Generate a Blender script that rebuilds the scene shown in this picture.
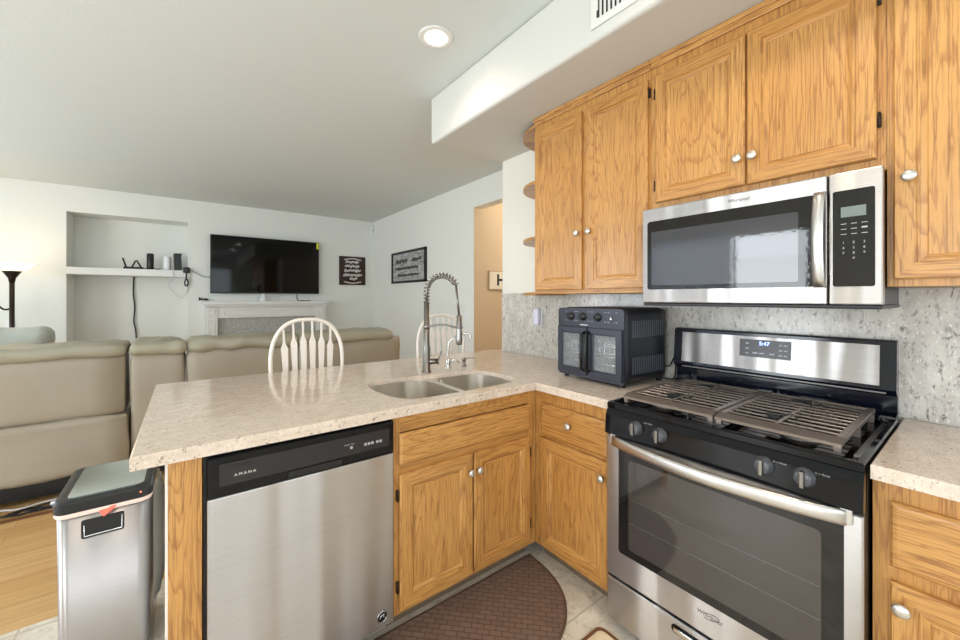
import bpy, bmesh, math, random
from mathutils import Vector, Matrix, noise
random.seed(7)
PI = math.pi
S = bpy.context.scene
COL = S.collection
for o in list(bpy.data.objects): bpy.data.objects.remove(o)

# ------------------------------------------------------------------ camera
cam = bpy.data.cameras.new('camera'); co = bpy.data.objects.new('camera', cam); COL.objects.link(co)
cam.sensor_width = 36.0; cam.lens = 36.0 * 386.74 / 960.0
cam.shift_y = -(320 - 297.8) / 960.0
cam.clip_start = 0.02
co.location = (-2.039, -0.1905, 1.3388)
co.rotation_euler = (PI / 2, 0, -0.6479)
S.camera = co
# ------------------------------------------------------------------ view, world, added daylight lamps
S.view_settings.view_transform = 'Standard'; S.view_settings.look = 'None'
S.view_settings.gamma = 1.0; S.view_settings.use_curve_mapping = False
S.view_settings.exposure = 0.47
W = bpy.data.worlds.new('sky'); S.world = W; W.use_nodes = True
W.node_tree.nodes['Background'].inputs[0].default_value = (0.80, 0.90, 1.0, 1)
W.node_tree.nodes['Background'].inputs[1].default_value = 1.5

def area(name, loc, direction, sx, sy, energy, color, spread=PI):
    l = bpy.data.lights.new(name, 'AREA'); l.shape = 'RECTANGLE'; l.size = sx; l.size_y = sy
    l.energy = energy; l.color = color; l.spread = spread
    o = bpy.data.objects.new(name, l); COL.objects.link(o); o.location = loc
    o.rotation_euler = Vector(direction).to_track_quat('-Z', 'Z').to_euler()
    return o
DAY = (0.88, 0.945, 1.0)
area('added_daylight_patio_door', (-5.42, 2.35, 1.25), (1, 0, 0), 2.3, 2.1, 92, DAY)  # area lamp added at the patio door opening, stands in for daylight
area('added_daylight_living', (-5.42, 4.7, 1.45), (1, 0, 0), 2.0, 1.5, 66, DAY)  # added lamp at an unseen window, brightens the living room
area('added_daylight_kitchen', (-2.6, -2.62, 1.6), (0, 1, -0.05), 3.6, 1.5, 26, DAY)  # added lamp behind the camera, lights the kitchen fronts
area('added_daylight_nook', (-5.42, -0.9, 1.45), (1, 0, 0), 2.2, 1.6, 68, DAY)  # added lamp outside an unseen opening, lights the range side

# ------------------------------------------------------------------ materials
def rgb(r, g, b):
    f = lambda c: ((c / 255 + 0.055) / 1.055) ** 2.4 if c > 10 else c / 255 / 12.92
    return (f(r), f(g), f(b), 1)

class NT:
    def __init__(s, name):
        s.m = bpy.data.materials.new(name); s.m.use_nodes = True; s.t = s.m.node_tree
        s.b = s.t.nodes['Principled BSDF']
    def n(s, typ, **kw):
        x = s.t.nodes.new(typ)
        for k, v in kw.items(): setattr(x, k, v)
        return x
    def l(s, a, b): s.t.links.new(a, b)
    def set(s, **kw):
        for k, v in kw.items(): s.b.inputs[k.replace('_', ' ')].default_value = v
    def coord(s, kind='Object'):
        return s.n('ShaderNodeTexCoord').outputs[kind]
    def mapping(s, src, scale=(1, 1, 1), rot=(0, 0, 0)):
        m = s.n('ShaderNodeMapping'); m.inputs['Scale'].default_value = scale; m.inputs['Rotation'].default_value = rot
        s.l(src, m.inputs['Vector']); return m.outputs[0]
    def noise(s, vec, scale, detail=4, rough=.5, dist=0):
        x = s.n('ShaderNodeTexNoise'); x.inputs['Scale'].default_value = scale; x.inputs['Detail'].default_value = detail
        x.inputs['Roughness'].default_value = rough; x.inputs['Distortion'].default_value = dist
        s.l(vec, x.inputs['Vector']); return x.outputs['Fac']
    def ramp(s, src, stops):
        r = s.n('ShaderNodeValToRGB'); e = r.color_ramp.elements
        while len(e) < len(stops): e.new(.5)
        for i, (p, c) in enumerate(stops): e[i].position = p; e[i].color = c
        s.l(src, r.inputs[0]); return r.outputs[0]
    def mix(s, fac, a, b, blend='MIX'):
        x = s.n('ShaderNodeMix', data_type='RGBA', blend_type=blend)
        for i, v in ((0, fac), (6, a), (7, b)):
            if hasattr(v, 'default_value') or hasattr(v, 'links'): s.l(v, x.inputs[i])
            else: x.inputs[i].default_value = v
        return x.outputs[2]
    def bump(s, h, strength, dist=.01):
        x = s.n('ShaderNodeBump'); x.inputs['Strength'].default_value = strength; x.inputs['Distance'].default_value = dist
        s.l(h, x.inputs['Height']); s.l(x.outputs[0], s.b.inputs['Normal'])
    def color(s, out): s.l(out, s.b.inputs['Base Color'])

def plain(name, col, rough=.5, metal=0, **kw):
    m = NT(name); m.set(Base_Color=col, Roughness=rough, Metallic=metal, **kw)
    n_ = m.noise(m.coord(), 60, 2); m.bump(n_, .03, .002)
    return m.m
def g4(v): return (v, v, v, 1)

def wall_paint(name, col, rough=.85, tex=.12):
    m = NT(name); m.set(Roughness=rough)
    c = m.coord()
    a = m.noise(c, 1.3, 2); m.color(m.mix(m.ramp(a, [(.3, g4(.35)), (.7, g4(.65))]), tuple(x * .985 for x in col[:3]) + (1,), col))
    m.bump(m.noise(c, 90, 3), tex, .003)
    return m.m

def oak(name, along='z', light=rgb(205, 153, 86), dark=rgb(140, 78, 34)):
    m = NT(name); m.set(Roughness=.36)
    m.b.inputs['Coat Weight'].default_value = .25; m.b.inputs['Coat Roughness'].default_value = .25
    c = m.coord(); sep = m.n('ShaderNodeSeparateXYZ'); m.l(c, sep.inputs[0])
    inf = m.n('ShaderNodeObjectInfo')
    ad = m.n('ShaderNodeMath', operation='ADD'); m.l(sep.outputs[0], ad.inputs[0]); m.l(sep.outputs[1], ad.inputs[1])
    cx = m.n('ShaderNodeCombineXYZ')
    if along == 'z': m.l(ad.outputs[0], cx.inputs[0]); m.l(sep.outputs[2], cx.inputs[2])
    else: m.l(sep.outputs[2], cx.inputs[0]); m.l(ad.outputs[0], cx.inputs[2])
    rnd = m.n('ShaderNodeMath', operation='MULTIPLY'); rnd.inputs[1].default_value = 37.0; m.l(inf.outputs['Random'], rnd.inputs[0])
    m.l(rnd.outputs[0], cx.inputs[1])
    # cathedral figure: thin dark growth lines, plus short sharp pores
    v1 = m.mapping(cx.outputs[0], (1, 1, .13))
    big = m.noise(v1, 4.2, 2, .45, .2)
    wob = m.noise(m.mapping(cx.outputs[0], (1, 1, .10)), 40, 2, .6)
    mu = m.n('ShaderNodeMath', operation='MULTIPLY_ADD'); mu.inputs[1].default_value = 34.0; m.l(big, mu.inputs[0])
    wb = m.n('ShaderNodeMath', operation='MULTIPLY'); wb.inputs[1].default_value = 2.2; m.l(wob, wb.inputs[0]); m.l(wb.outputs[0], mu.inputs[2])
    fr_ = m.n('ShaderNodeMath', operation='FRACT'); m.l(mu.outputs[0], fr_.inputs[0])
    fig = m.ramp(fr_.outputs[0], [(0.0, g4(.04)), (.62, g4(.08)), (.90, g4(1)), (.97, g4(.3)), (1.0, g4(.04))])
    v2 = m.mapping(cx.outputs[0], (1, 1, .022))
    fine = m.noise(v2, 260, 3, .7)
    pore = m.ramp(fine, [(.50, g4(0)), (.60, g4(1))])
    tone = m.noise(m.mapping(cx.outputs[0], (1, 1, .2)), 3, 2)
    b1 = m.mix(m.ramp(tone, [(.35, g4(0)), (.65, g4(1))]), light, tuple(x * y for x, y in zip(light, (.86, .80, .70, 1))))
    s1 = m.n('ShaderNodeMath', operation='MULTIPLY'); s1.inputs[1].default_value = .50; m.l(fig, s1.inputs[0])
    b2 = m.mix(s1.outputs[0], b1, dark)
    s2 = m.n('ShaderNodeMath', operation='MULTIPLY'); s2.inputs[1].default_value = .50; m.l(pore, s2.inputs[0])
    b3 = m.mix(s2.outputs[0], b2, tuple(x * .62 for x in dark[:3]) + (1,))
    m.color(b3); m.bump(fine, .12, .002)
    return m.m

def granite(name, base, base2, speck, dark, rough=.12, sc=1.0, stretch=(1, 1, 1), amt=(.60, .66), rot=(0, 0, 0)):
    m = NT(name); m.set(Roughness=rough)
    c = m.coord()
    v = m.mapping(c, stretch, rot)
    n1 = m.noise(v, 14 * sc, 6, .65)
    b = m.mix(m.ramp(n1, [(.35, g4(0)), (.65, g4(1))]), base, base2)
    n2 = m.noise(v, 70 * sc, 3, .6)
    b = m.mix(m.ramp(n2, [(.56, g4(0)), (.68, g4(.75))]), b, speck)
    n3 = m.noise(v, 48 * sc, 4, .7, .4)
    b = m.mix(m.ramp(n3, [(amt[0], g4(0)), (amt[1], g4(.9))]), b, dark)
    n4 = m.noise(v, 120 * sc, 2)
    b = m.mix(m.ramp(n4, [(.62, g4(0)), (.70, g4(.6))]), b, rgb(240, 236, 228))
    m.color(b)
    return m.m

def steel(name, tangent, col=rgb(196, 192, 190), rough=.34, aniso=.9):
    m = NT(name); m.set(Metallic=1.0, Roughness=rough, Anisotropic=aniso)
    c = m.n('ShaderNodeCombineXYZ')
    for i in range(3): c.inputs[i].default_value = (0, 0, 1)[i]
    m.l(c.outputs[0], m.b.inputs['Tangent'])
    st = tuple(.6 if t else 260 for t in tangent)
    n1 = m.noise(m.mapping(m.coord(), st), 1, 3)
    m.color(m.mix(m.ramp(n1, [(.3, g4(0)), (.7, g4(1))]), tuple(x * .90 for x in col[:3]) + (1,), col))
    wav = m.noise(m.mapping(m.coord(), (1, 1, .07)), 7, 1)
    m.bump(wav, .55, .03)
    return m.m

def tile_floor():
    m = NT('stone_floor_tile'); m.set(Roughness=.38)
    c = m.coord()
    br = m.n('ShaderNodeTexBrick', offset=0.0, squash=1.0)
    for k, v in (('Scale', 1.0), ('Mortar Size', .004), ('Mortar Smooth', .1), ('Bias', 0.0), ('Brick Width', .43), ('Row Height', .43)): br.inputs[k].default_value = v
    m.l(m.mapping(c, (1, 1, 1), (0, 0, 0)), br.inputs['Vector'])
    br.inputs['Color1'].default_value = g4(.4); br.inputs['Color2'].default_value = g4(.6); br.inputs['Mortar'].default_value = g4(.5)
    n1 = m.noise(c, 5, 7, .65, .5); n2 = m.noise(c, 22, 5, .7)
    b = m.mix(m.ramp(n1, [(.35, g4(0)), (.68, g4(1))]), rgb(238, 229, 213), rgb(198, 182, 158))
    b = m.mix(m.ramp(n2, [(.52, g4(0)), (.72, g4(.8))]), b, rgb(168, 152, 130))
    b = m.mix(br.outputs['Fac'], b, rgb(196, 184, 166))
    m.color(b); m.bump(br.outputs['Fac'], -.3, .003)
    return m.m

def plank_floor():
    m = NT('maple_plank_floor'); m.set(Roughness=.28)
    c = m.coord()
    br = m.n('ShaderNodeTexBrick', offset=.37, squash=1.0)
    for k, v in (('Scale', 1.0), ('Mortar Size', .0012), ('Mortar Smooth', .1), ('Bias', 0.0), ('Brick Width', 1.2), ('Row Height', .125)): br.inputs[k].default_value = v
    m.l(c, br.inputs['Vector'])
    br.inputs['Color1'].default_value = rgb(226, 186, 130); br.inputs['Color2'].default_value = rgb(208, 164, 106); br.inputs['Mortar'].default_value = rgb(150, 108, 62)
    n1 = m.noise(m.mapping(c, (.5, 9, 1)), 5, 4, .6, .8)
    b = m.mix(m.ramp(n1, [(.40, g4(0)), (.72, g4(.6))]), br.outputs['Color'], rgb(184, 132, 76))
    m.color(b)
    return m.m

def leather(name, col):
    m = NT(name); m.set(Roughness=.42)
    c = m.coord(); n1 = m.noise(c, 3, 3)
    m.color(m.mix(m.ramp(n1, [(.3, g4(0)), (.7, g4(1))]), col, tuple(x * .90 for x in col[:3]) + (1,)))
    x = m.n('ShaderNodeTexVoronoi'); x.inputs['Scale'].default_value = 260; m.l(c, x.inputs['Vector'])
    m.bump(x.outputs[0], .10, .002)
    return m.m

def weave_mat():
    m = NT('brown_basketweave_rubber'); m.set(Roughness=.45)
    c = m.coord()
    br = m.n('ShaderNodeTexBrick', offset=.5, squash=1.0)
    for k, v in (('Scale', 1.0), ('Mortar Size', .003), ('Mortar Smooth', .6), ('Bias', 0.0), ('Brick Width', .050), ('Row Height', .024)): br.inputs[k].default_value = v
    m.l(m.mapping(c, (1, 1, 1), (0, 0, .785)), br.inputs['Vector'])
    br.inputs['Color1'].default_value = rgb(124, 102, 90); br.inputs['Color2'].default_value = rgb(112, 91, 79); br.inputs['Mortar'].default_value = rgb(88, 66, 56)
    m.color(br.outputs['Color']); m.bump(br.outputs['Fac'], -.5, .003)
    return m.m

def cloth_pattern():
    m = NT('cream_printed_mat'); m.set(Roughness=.8)
    n1 = m.noise(m.coord(), 9, 3, .6, .5)
    m.color(m.mix(m.ramp(n1, [(.5, g4(0)), (.62, g4(.8))]), rgb(232, 210, 176), rgb(205, 178, 140)))
    return m.m

def glass(name, tint=(.9, .95, 1, 1), alpha=.12, rough=.02):
    m = NT(name); m.set(Base_Color=tint, Roughness=rough, Alpha=alpha); m.b.inputs['Specular IOR Level'].default_value = .6
    return m.m

def glow(name, col, strength):
    m = NT(name); m.set(Base_Color=col); m.b.inputs['Emission Color'].default_value = col
    m.b.inputs['Emission Strength'].default_value = strength
    return m.m

def distressed():
    m = NT('distressed_sign_face'); m.set(Roughness=.6)
    c = m.coord()
    n1 = m.noise(m.mapping(c, (1, 1.2, 4)), 6, 6, .7, .8)
    b = m.mix(m.ramp(n1, [(.42, g4(0)), (.72, g4(1))]), rgb(188, 190, 190), rgb(70, 70, 72))
    m.color(b); return m.m

def stone_surround():
    m = NT('grey_stone_surround'); m.set(Roughness=.5)
    c = m.coord(); n1 = m.noise(c, 24, 6, .7)
    m.color(m.mix(m.ramp(n1, [(.35, g4(0)), (.65, g4(1))]), rgb(196, 196, 192), rgb(160, 160, 156)))
    return m.m

M = dict(
    wall=wall_paint('warm_white_wall_paint', rgb(234, 235, 229)),
    kwall=wall_paint('cream_kitchen_wall_paint', rgb(234, 230, 220)),
    ceil=wall_paint('textured_ceiling_paint', rgb(220, 225, 223), .9, .3),
    soffit=wall_paint('soffit_paint', rgb(212, 211, 205)), beige=wall_paint('tan_hallway_paint', rgb(200, 178, 148)),
    trimw=plain('white_gloss_trim', rgb(232, 232, 228), .35),
    oakv=oak('oak_vertical_grain'), oakh=oak('oak_horizontal_grain', 'x'),
    dark_oak=plain('shadowed_toe_board', rgb(96, 76, 56), .6),
    counter=granite('beige_speckled_quartz', rgb(226, 209, 193), rgb(210, 193, 176), rgb(182, 162, 140), rgb(120, 96, 78), .12, 1.3, (1, 1.6, 1), (.60, .68)),
    splash=granite('grey_veined_granite', rgb(210, 205, 197), rgb(182, 176, 168), rgb(140, 134, 130), rgb(92, 80, 76), .16, .9, (1, 1.25, .62), (.575, .69), (.35, 0, 0)),
    steelx=steel('brushed_steel_front_x', (1, 0, 0)), steely=steel('brushed_steel_front_y', (0, 1, 0)),
    steelbin=steel('brushed_steel_bin', (1, 1, 0), rgb(176, 170, 168), .36, .7),
    chrome=plain('polished_chrome', rgb(215, 215, 215), .14, 1.0), nickel=plain('brushed_nickel', rgb(140, 136, 132), .28, 1.0),
    sink=plain('satin_sink_steel', rgb(226, 220, 210), .30, 1.0), knob=plain('pewter_knob_metal', rgb(214, 210, 202), .30, .8),
    lid=plain('polished_bin_lid_steel', rgb(214, 222, 218), .10, 1.0),
    black=plain('black_gloss_enamel', rgb(12, 12, 16), .07), blackm=plain('black_satin_plastic', rgb(15, 15, 17), .36),
    panel=plain('charcoal_control_panel', rgb(34, 30, 33), .25), iron=plain('cast_iron_grate', rgb(140, 128, 120), .27, .6),
    burner=plain('black_burner_cap', rgb(14, 14, 14), .5), greyp=plain('grey_soft_plastic', rgb(120, 122, 128), .35),
    glassb=plain('dark_oven_glass', rgb(26, 24, 24), .03, 0), navy=plain('blue_black_enamel', rgb(12, 15, 26), .10),
    mesh=plain('microwave_screen_mesh', rgb(62, 62, 66), .04, 0),
    char=plain('charcoal_oven_body', rgb(54, 56, 66), .36, .4), chars=plain('charcoal_oven_side', rgb(34, 35, 42), .42, .3),
    sofa=leather('taupe_leather', rgb(160, 149, 131)), sofap=leather('grey_taupe_pillow_leather', rgb(160, 154, 134)),
    palel=leather('pale_grey_leather', rgb(182, 186, 176)), white=plain('white_plastic', rgb(238, 238, 240), .4),
    chair=plain('antique_white_chair_paint', rgb(240, 232, 222), .4), tile=tile_floor(), plank=plank_floor(),
    strip=plain('brown_floor_strip', rgb(120, 78, 44), .4), weave=weave_mat(), weave_edge=plain('brown_mat_rim', rgb(104, 74, 58), .45),
    matc=cloth_pattern(), matb=plain('brown_mat_border', rgb(116, 74, 46), .8), tv=plain('tv_screen_glass', rgb(6, 7, 8), .05),
    brown=plain('dark_brown_sign_board', rgb(52, 30, 20), .5), lettering=plain('white_sign_lettering', rgb(225, 220, 214), .6),
    dist=distressed(), stone=stone_surround(), bronze=plain('dark_bronze_metal', rgb(50, 40, 32), .35, .6),
    can=glow('recessed_lamp_glow', (1, .93, .82, 1), 14), shade=glow('torchiere_glass_glow', (1, .80, .50, 1), 1.7),
    lcd=glow('microwave_lcd', rgb(110, 120, 116), .12), blue=glow('blue_clock_digits', (.18, .28, 1, 1), 5), red=glow('red_led', (1, .15, .1, 1), 1.5),
    liner=plain('pink_white_bin_liner', rgb(240, 208, 196), .35), linerw=plain('white_bin_liner', rgb(232, 224, 214), .35), liner_r=plain('red_drawstring', rgb(232, 110, 84), .5),
    yellow=plain('yellow_sticker', rgb(222, 226, 60), .5), ink=plain('grey_printed_ink', rgb(176, 176, 180), .5), inkd=plain('dark_printed_ink', rgb(64, 60, 58), .5),
    rub=plain('black_cable_rubber', rgb(18, 18, 18), .5), wcab=plain('grey_white_cable', rgb(198, 200, 202), .5),
    glass=glass('clear_oven_glass'), blind=plain('white_vertical_blind', rgb(225, 228, 232), .6), grill=plain('vent_dark_cavity', rgb(44, 42, 40), .8),
    ventw=plain('white_vent_enamel', rgb(228, 226, 220), .4), rack=plain('oven_rack_wire', rgb(200, 200, 200), .25, 1.0),
    handle=plain('satin_steel_handle', rgb(206, 203, 200), .34, 1.0), slot=plain('grey_vent_slot', rgb(84, 86, 94), .4), knobg=plain('dark_grey_range_knob', rgb(74, 75, 80), .3), pane=plain('smoky_oven_pane', rgb(62, 56, 53), .03), roof=plain('white_patio_roof', rgb(214, 214, 214), .7), stucco=wall_paint('neighbour_stucco', rgb(206, 196, 180)),
    grass=plain('patio_concrete', rgb(168, 162, 150), .9), toe=plain('grey_toe_kick', rgb(112, 96, 78), .5), paper=plain('cream_sign_board', rgb(220, 212, 196), .6),
)

def translucent(mat, fac):
    t = mat.node_tree; b = t.nodes['Principled BSDF']; tr = t.nodes.new('ShaderNodeBsdfTranslucent'); mx = t.nodes.new('ShaderNodeMixShader')
    tr.inputs[0].default_value = b.inputs['Base Color'].default_value; mx.inputs[0].default_value = fac
    t.links.new(b.outputs[0], mx.inputs[1]); t.links.new(tr.outputs[0], mx.inputs[2]); t.links.new(mx.outputs[0], t.nodes['Material Output'].inputs[0])
translucent(M['blind'], .5); translucent(M['linerw'], .5)
for k_, v_ in (('tv', .25), ('black', .28), ('mesh', .9), ('glassb', .6), ('pane', 1.0)): M[k_].node_tree.nodes['Principled BSDF'].inputs['Specular IOR Level'].default_value = v_
# ------------------------------------------------------------------ mesh helper
class G:
    def __init__(s, frame=None):
        s.bm = bmesh.new(); s.mi = 0; s.F = frame
    def _fin(s, verts, faces, smooth):
        for f in faces:
            f.material_index = s.mi; f.smooth = smooth
        return verts
    def box(s, a, b, bev=0.0, seg=2, smooth=False):
        lo = [min(a[i], b[i]) for i in range(3)]; hi = [max(a[i], b[i]) for i in range(3)]
        r = bmesh.ops.create_cube(s.bm, size=1.0); vs = r['verts']
        for v in vs:
            for i in range(3): v.co[i] = lo[i] + (v.co[i] + .5) * (hi[i] - lo[i])
        fs = {f for v in vs for f in v.link_faces}
        if bev > 0:
            es = list({e for v in vs for e in v.link_edges})
            r = bmesh.ops.bevel(s.bm, geom=es, offset=bev, segments=seg, affect='EDGES', profile=.5)
            fs = set(r['faces']) | {f for f in fs if f.is_valid}
        for f in fs:
            if f.is_valid: f.material_index = s.mi; f.smooth = smooth
        return s
    def loft(s, rings, cap0=True, cap1=True, smooth=True, closed=True):
        vr = [[s.bm.verts.new(p) for p in r] for r in rings]; n = len(vr[0])
        for i in range(len(vr) - 1):
            for j in range(n if closed else n - 1):
                k = (j + 1) % n
                try: f = s.bm.faces.new((vr[i][j], vr[i][k], vr[i + 1][k], vr[i + 1][j])); f.smooth = smooth; f.material_index = s.mi
                except ValueError: pass
        for c, r in ((cap0, vr[0]), (cap1, vr[-1])):
            if c:
                f = s.bm.faces.new(r); f.smooth = False; f.material_index = s.mi
        return s
    def tube(s, pts, r, n=8, cap=True, closed=False):
        pts = [Vector(p) for p in pts]; rings = []; up = None
        for i, p in enumerate(pts):
            if closed: t = pts[(i + 1) % len(pts)] - pts[i - 1]
            else: t = (pts[min(i + 1, len(pts) - 1)] - pts[max(i - 1, 0)])
            t.normalize()
            if up is None: up = t.orthogonal().normalized()
            up = (up - t * up.dot(t)).normalized(); w = t.cross(up)
            rr = r[i] if isinstance(r, (list, tuple)) else r
            rings.append([p + (up * math.cos(2 * PI * k / n) + w * math.sin(2 * PI * k / n)) * rr for k in range(n)])
        if closed: rings.append(rings[0]); cap = False
        return s.loft(rings, cap, cap)
    def cyl(s, p0, p1, r0, r1=None, n=20): 
        r1 = r0 if r1 is None else r1
        return s.tube([p0, p1], [r0, r1], n)
    def lathe(s, o, axis, prof, n=20, sx=1.0):
        o = Vector(o); a = Vector(axis).normalized(); u = Vector((0, 0, 1)) if abs(a.z) < .5 else Vector((1, 0, 0))
        u = (u - a * u.dot(a)).normalized(); w = a.cross(u)
        rings = [[o + a * h + (u * math.cos(2 * PI * k / n) + w * sx * math.sin(2 * PI * k / n)) * max(r, 1e-4) for k in range(n)] for r, h in prof]
        return s.loft(rings)
    def prism(s, poly, z0, z1, bev=0.0):
        rings = [[(x, y, z) for x, y in poly] for z in (z0, z1)]
        return s.loft(rings, smooth=False)
    def puff(s, a, b, r, amp=0.0, fr=5.0, cuts=9, seed=0, bulge=0):
        lo = Vector([min(a[i], b[i]) for i in range(3)]); hi = Vector([max(a[i], b[i]) for i in range(3)])
        old = set(s.bm.verts); res = bmesh.ops.create_cube(s.bm, size=1.0); vs = res['verts']; es = list({e for v in vs for e in v.link_edges})
        q = bmesh.ops.subdivide_edges(s.bm, edges=es, cuts=cuts, use_grid_fill=True)
        vs = [v for v in s.bm.verts if v not in old]
        for v in vs:
            p = Vector([lo[i] + (v.co[i] + .5) * (hi[i] - lo[i]) for i in range(3)])
            c = Vector([min(max(p[i], lo[i] + r), hi[i] - r) for i in range(3)]); d = p - c
            if d.length > 1e-6:
                p = c + d.normalized() * r
            if amp:
                nn = noise.noise(p * fr + Vector((seed, seed * 2, 0)))
                p += (d.normalized() if d.length > 1e-6 else Vector((0, 0, 0))) * nn * amp
            v.co = p
        for v in vs:
            for f in v.link_faces: f.smooth = True; f.material_index = s.mi
        return s
    def rects(s, O, U, N, w, h, rings, mv=0, mh=1, cap=True):
        """nested rectangle rings (inset, height); quads on left/right get mv, top/bottom mh"""
        O, U, N = Vector(O), Vector(U), Vector(N); Z = Vector((0, 0, 1)); vr = []
        for ins, dep in rings:
            vr.append([s.bm.verts.new(O + U * u + Z * v + N * dep) for u, v in ((ins, ins), (w - ins, ins), (w - ins, h - ins), (ins, h - ins))])
        for i in range(len(vr) - 1):
            for j in range(4):
                k = (j + 1) % 4
                f = s.bm.faces.new((vr[i][j], vr[i][k], vr[i + 1][k], vr[i + 1][j])); f.material_index = mh if j in (0, 2) else mv
        if cap:
            f = s.bm.faces.new(vr[-1]); f.material_index = mv
            f = s.bm.faces.new(vr[0][::-1]); f.material_index = mv
        return s
    def build(s, name, mat, parent=None, recalc=True):
        if recalc: bmesh.ops.recalc_face_normals(s.bm, faces=s.bm.faces)
        me = bpy.data.meshes.new(name)
        if parent is not None:
            off = Vector((0, 0, 0)); p = parent; rot = False
            while p is not None: off += Vector(p.location); rot = rot or bool(p.get('_rot')); p = p.parent
            if not rot: bmesh.ops.translate(s.bm, verts=s.bm.verts, vec=-off)
        s.bm.to_mesh(me); s.bm.free()
        for m in (mat if isinstance(mat, (list, tuple)) else [mat]): me.materials.append(m)
        o = bpy.data.objects.new(name, me); COL.objects.link(o)
        if parent is not None: o.parent = parent
        return o

def thing(name, label, cat, loc=(0, 0, 0), group=None, rz=None):
    o = bpy.data.objects.new(name, None); COL.objects.link(o); o.location = loc; o.empty_display_size = .1
    if rz is not None: o.rotation_euler = (0, 0, rz); o['_rot'] = 1
    o['label'] = label; o['category'] = cat
    if group: o['group'] = group
    return o
def tag(o, label, cat, group=None, kind=None):
    o['label'] = label; o['category'] = cat
    if group: o['group'] = group
    if kind: o['kind'] = kind
    return o
def struct(o): o['kind'] = 'structure'; return o

def text(body, size, O, U, V, mat, parent, name='lettering', shear=0, bold=0, spacing=1.0, ext=.0004, align='CENTER', sx=1.0):
    cu = bpy.data.curves.new('t', 'FONT'); cu.body = body; cu.size = size; cu.align_x = align; cu.align_y = 'CENTER'
    cu.extrude = ext; cu.offset = bold; cu.shear = shear; cu.space_character = spacing; cu.resolution_u = 3
    t = bpy.data.objects.new('t', cu); COL.objects.link(t)
    bpy.context.view_layer.update()
    me = bpy.data.meshes.new_from_object(t.evaluated_get(bpy.context.evaluated_depsgraph_get()))
    bpy.data.objects.remove(t); bpy.data.curves.remove(cu)
    U, V = Vector(U).normalized(), Vector(V).normalized(); N = U.cross(V)
    off = Vector((0, 0, 0)); p = parent
    if not parent.get('_rot'):
        while p is not None: off += Vector(p.location); p = p.parent
    for v in me.vertices:
        v.co = Vector(O) + U * v.co.x * sx + V * v.co.y + N * v.co.z - off
    me.materials.clear(); me.materials.append(mat); me.name = name
    o = bpy.data.objects.new(name, me); COL.objects.link(o); o.parent = parent
    return o

def bez(pts, n=8):
    """Catmull-Rom through points"""
    P = [Vector(p) for p in pts]; P = [P[0] * 2 - P[1]] + P + [P[-1] * 2 - P[-2]]; out = []
    for i in range(1, len(P) - 2):
        for k in range(n):
            t = k / n; a, b, c, d = P[i - 1], P[i], P[i + 1], P[i + 2]
            out.append(.5 * ((2 * b) + (c - a) * t + (2 * a - 5 * b + 4 * c - d) * t * t + (3 * b - a - 3 * c + d) * t ** 3))
    out.append(P[-2]); return out
def rrect(x0, x1, y0, y1, r, n=6):
    out = []
    for cx, cy, a0 in ((x1 - r, y1 - r, 0), (x0 + r, y1 - r, PI / 2), (x0 + r, y0 + r, PI), (x1 - r, y0 + r, 1.5 * PI)):
        for k in range(n + 1):
            a = a0 + PI / 2 * k / n; out.append((cx + r * math.cos(a), cy + r * math.sin(a)))
    return out
NX, NY = (-1, 0, 0), (0, -1, 0)       # faces towards -X / -Y
UX, UY = (0, -1, 0), (1, 0, 0)        # 'rightwards' seen from the front of each
def V3(*a): return Vector(a)

# ================================================================== SETTING
B = 6.884; HC = 2.77; LC = 2.441
XL = -5.35; YF = -2.7
g = G(); g.box((XL, YF, -.06), (3.2, 2.18, 0)); struct(g.build('floor', M['tile']))
g = G(); g.box((XL, 2.18, -.06), (3.2, B + .6, 0)); struct(g.build('floor_wood', M['plank']))
g = G(); g.box((XL, 3.335, .0), (-.2, 3.375, .006), .002); struct(g.build('floor_strip_1', M['strip']))  # thin brown strip running across the wood floor
g = G(); g.box((XL - .1, YF - .1, HC), (3.2, B + .6, HC + .08)); struct(g.build('ceiling', M['ceil']))
g = G()
g.box((-.644, YF, LC), (.12, 2.24, HC - .001), .018, 3); struct(g.build('ceiling_soffit', M['soffit']))
g = G(); g.box((.0, YF, 0), (.12, 2.2, LC - .001)); g.box((.12, 2.08, 0), (3.1, 2.2, HC - .001)); struct(g.build('wall_right', M['kwall']))
g = G()
g.box((.766, 3.641, 0), (.90, B + .1, HC - .001)); g.box((.766, 2.2, 2.45), (.90, 3.641, HC - .001)); struct(g.build('wall_living', M['wall']))
g = G(); g.box((.767, 3.636, 0), (3.1, 3.6405, HC - .002)); g.box((3.0, 2.2, 0), (3.1, 3.636, HC - .002)); struct(g.build('wall_hallway', M['beige']))
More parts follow.
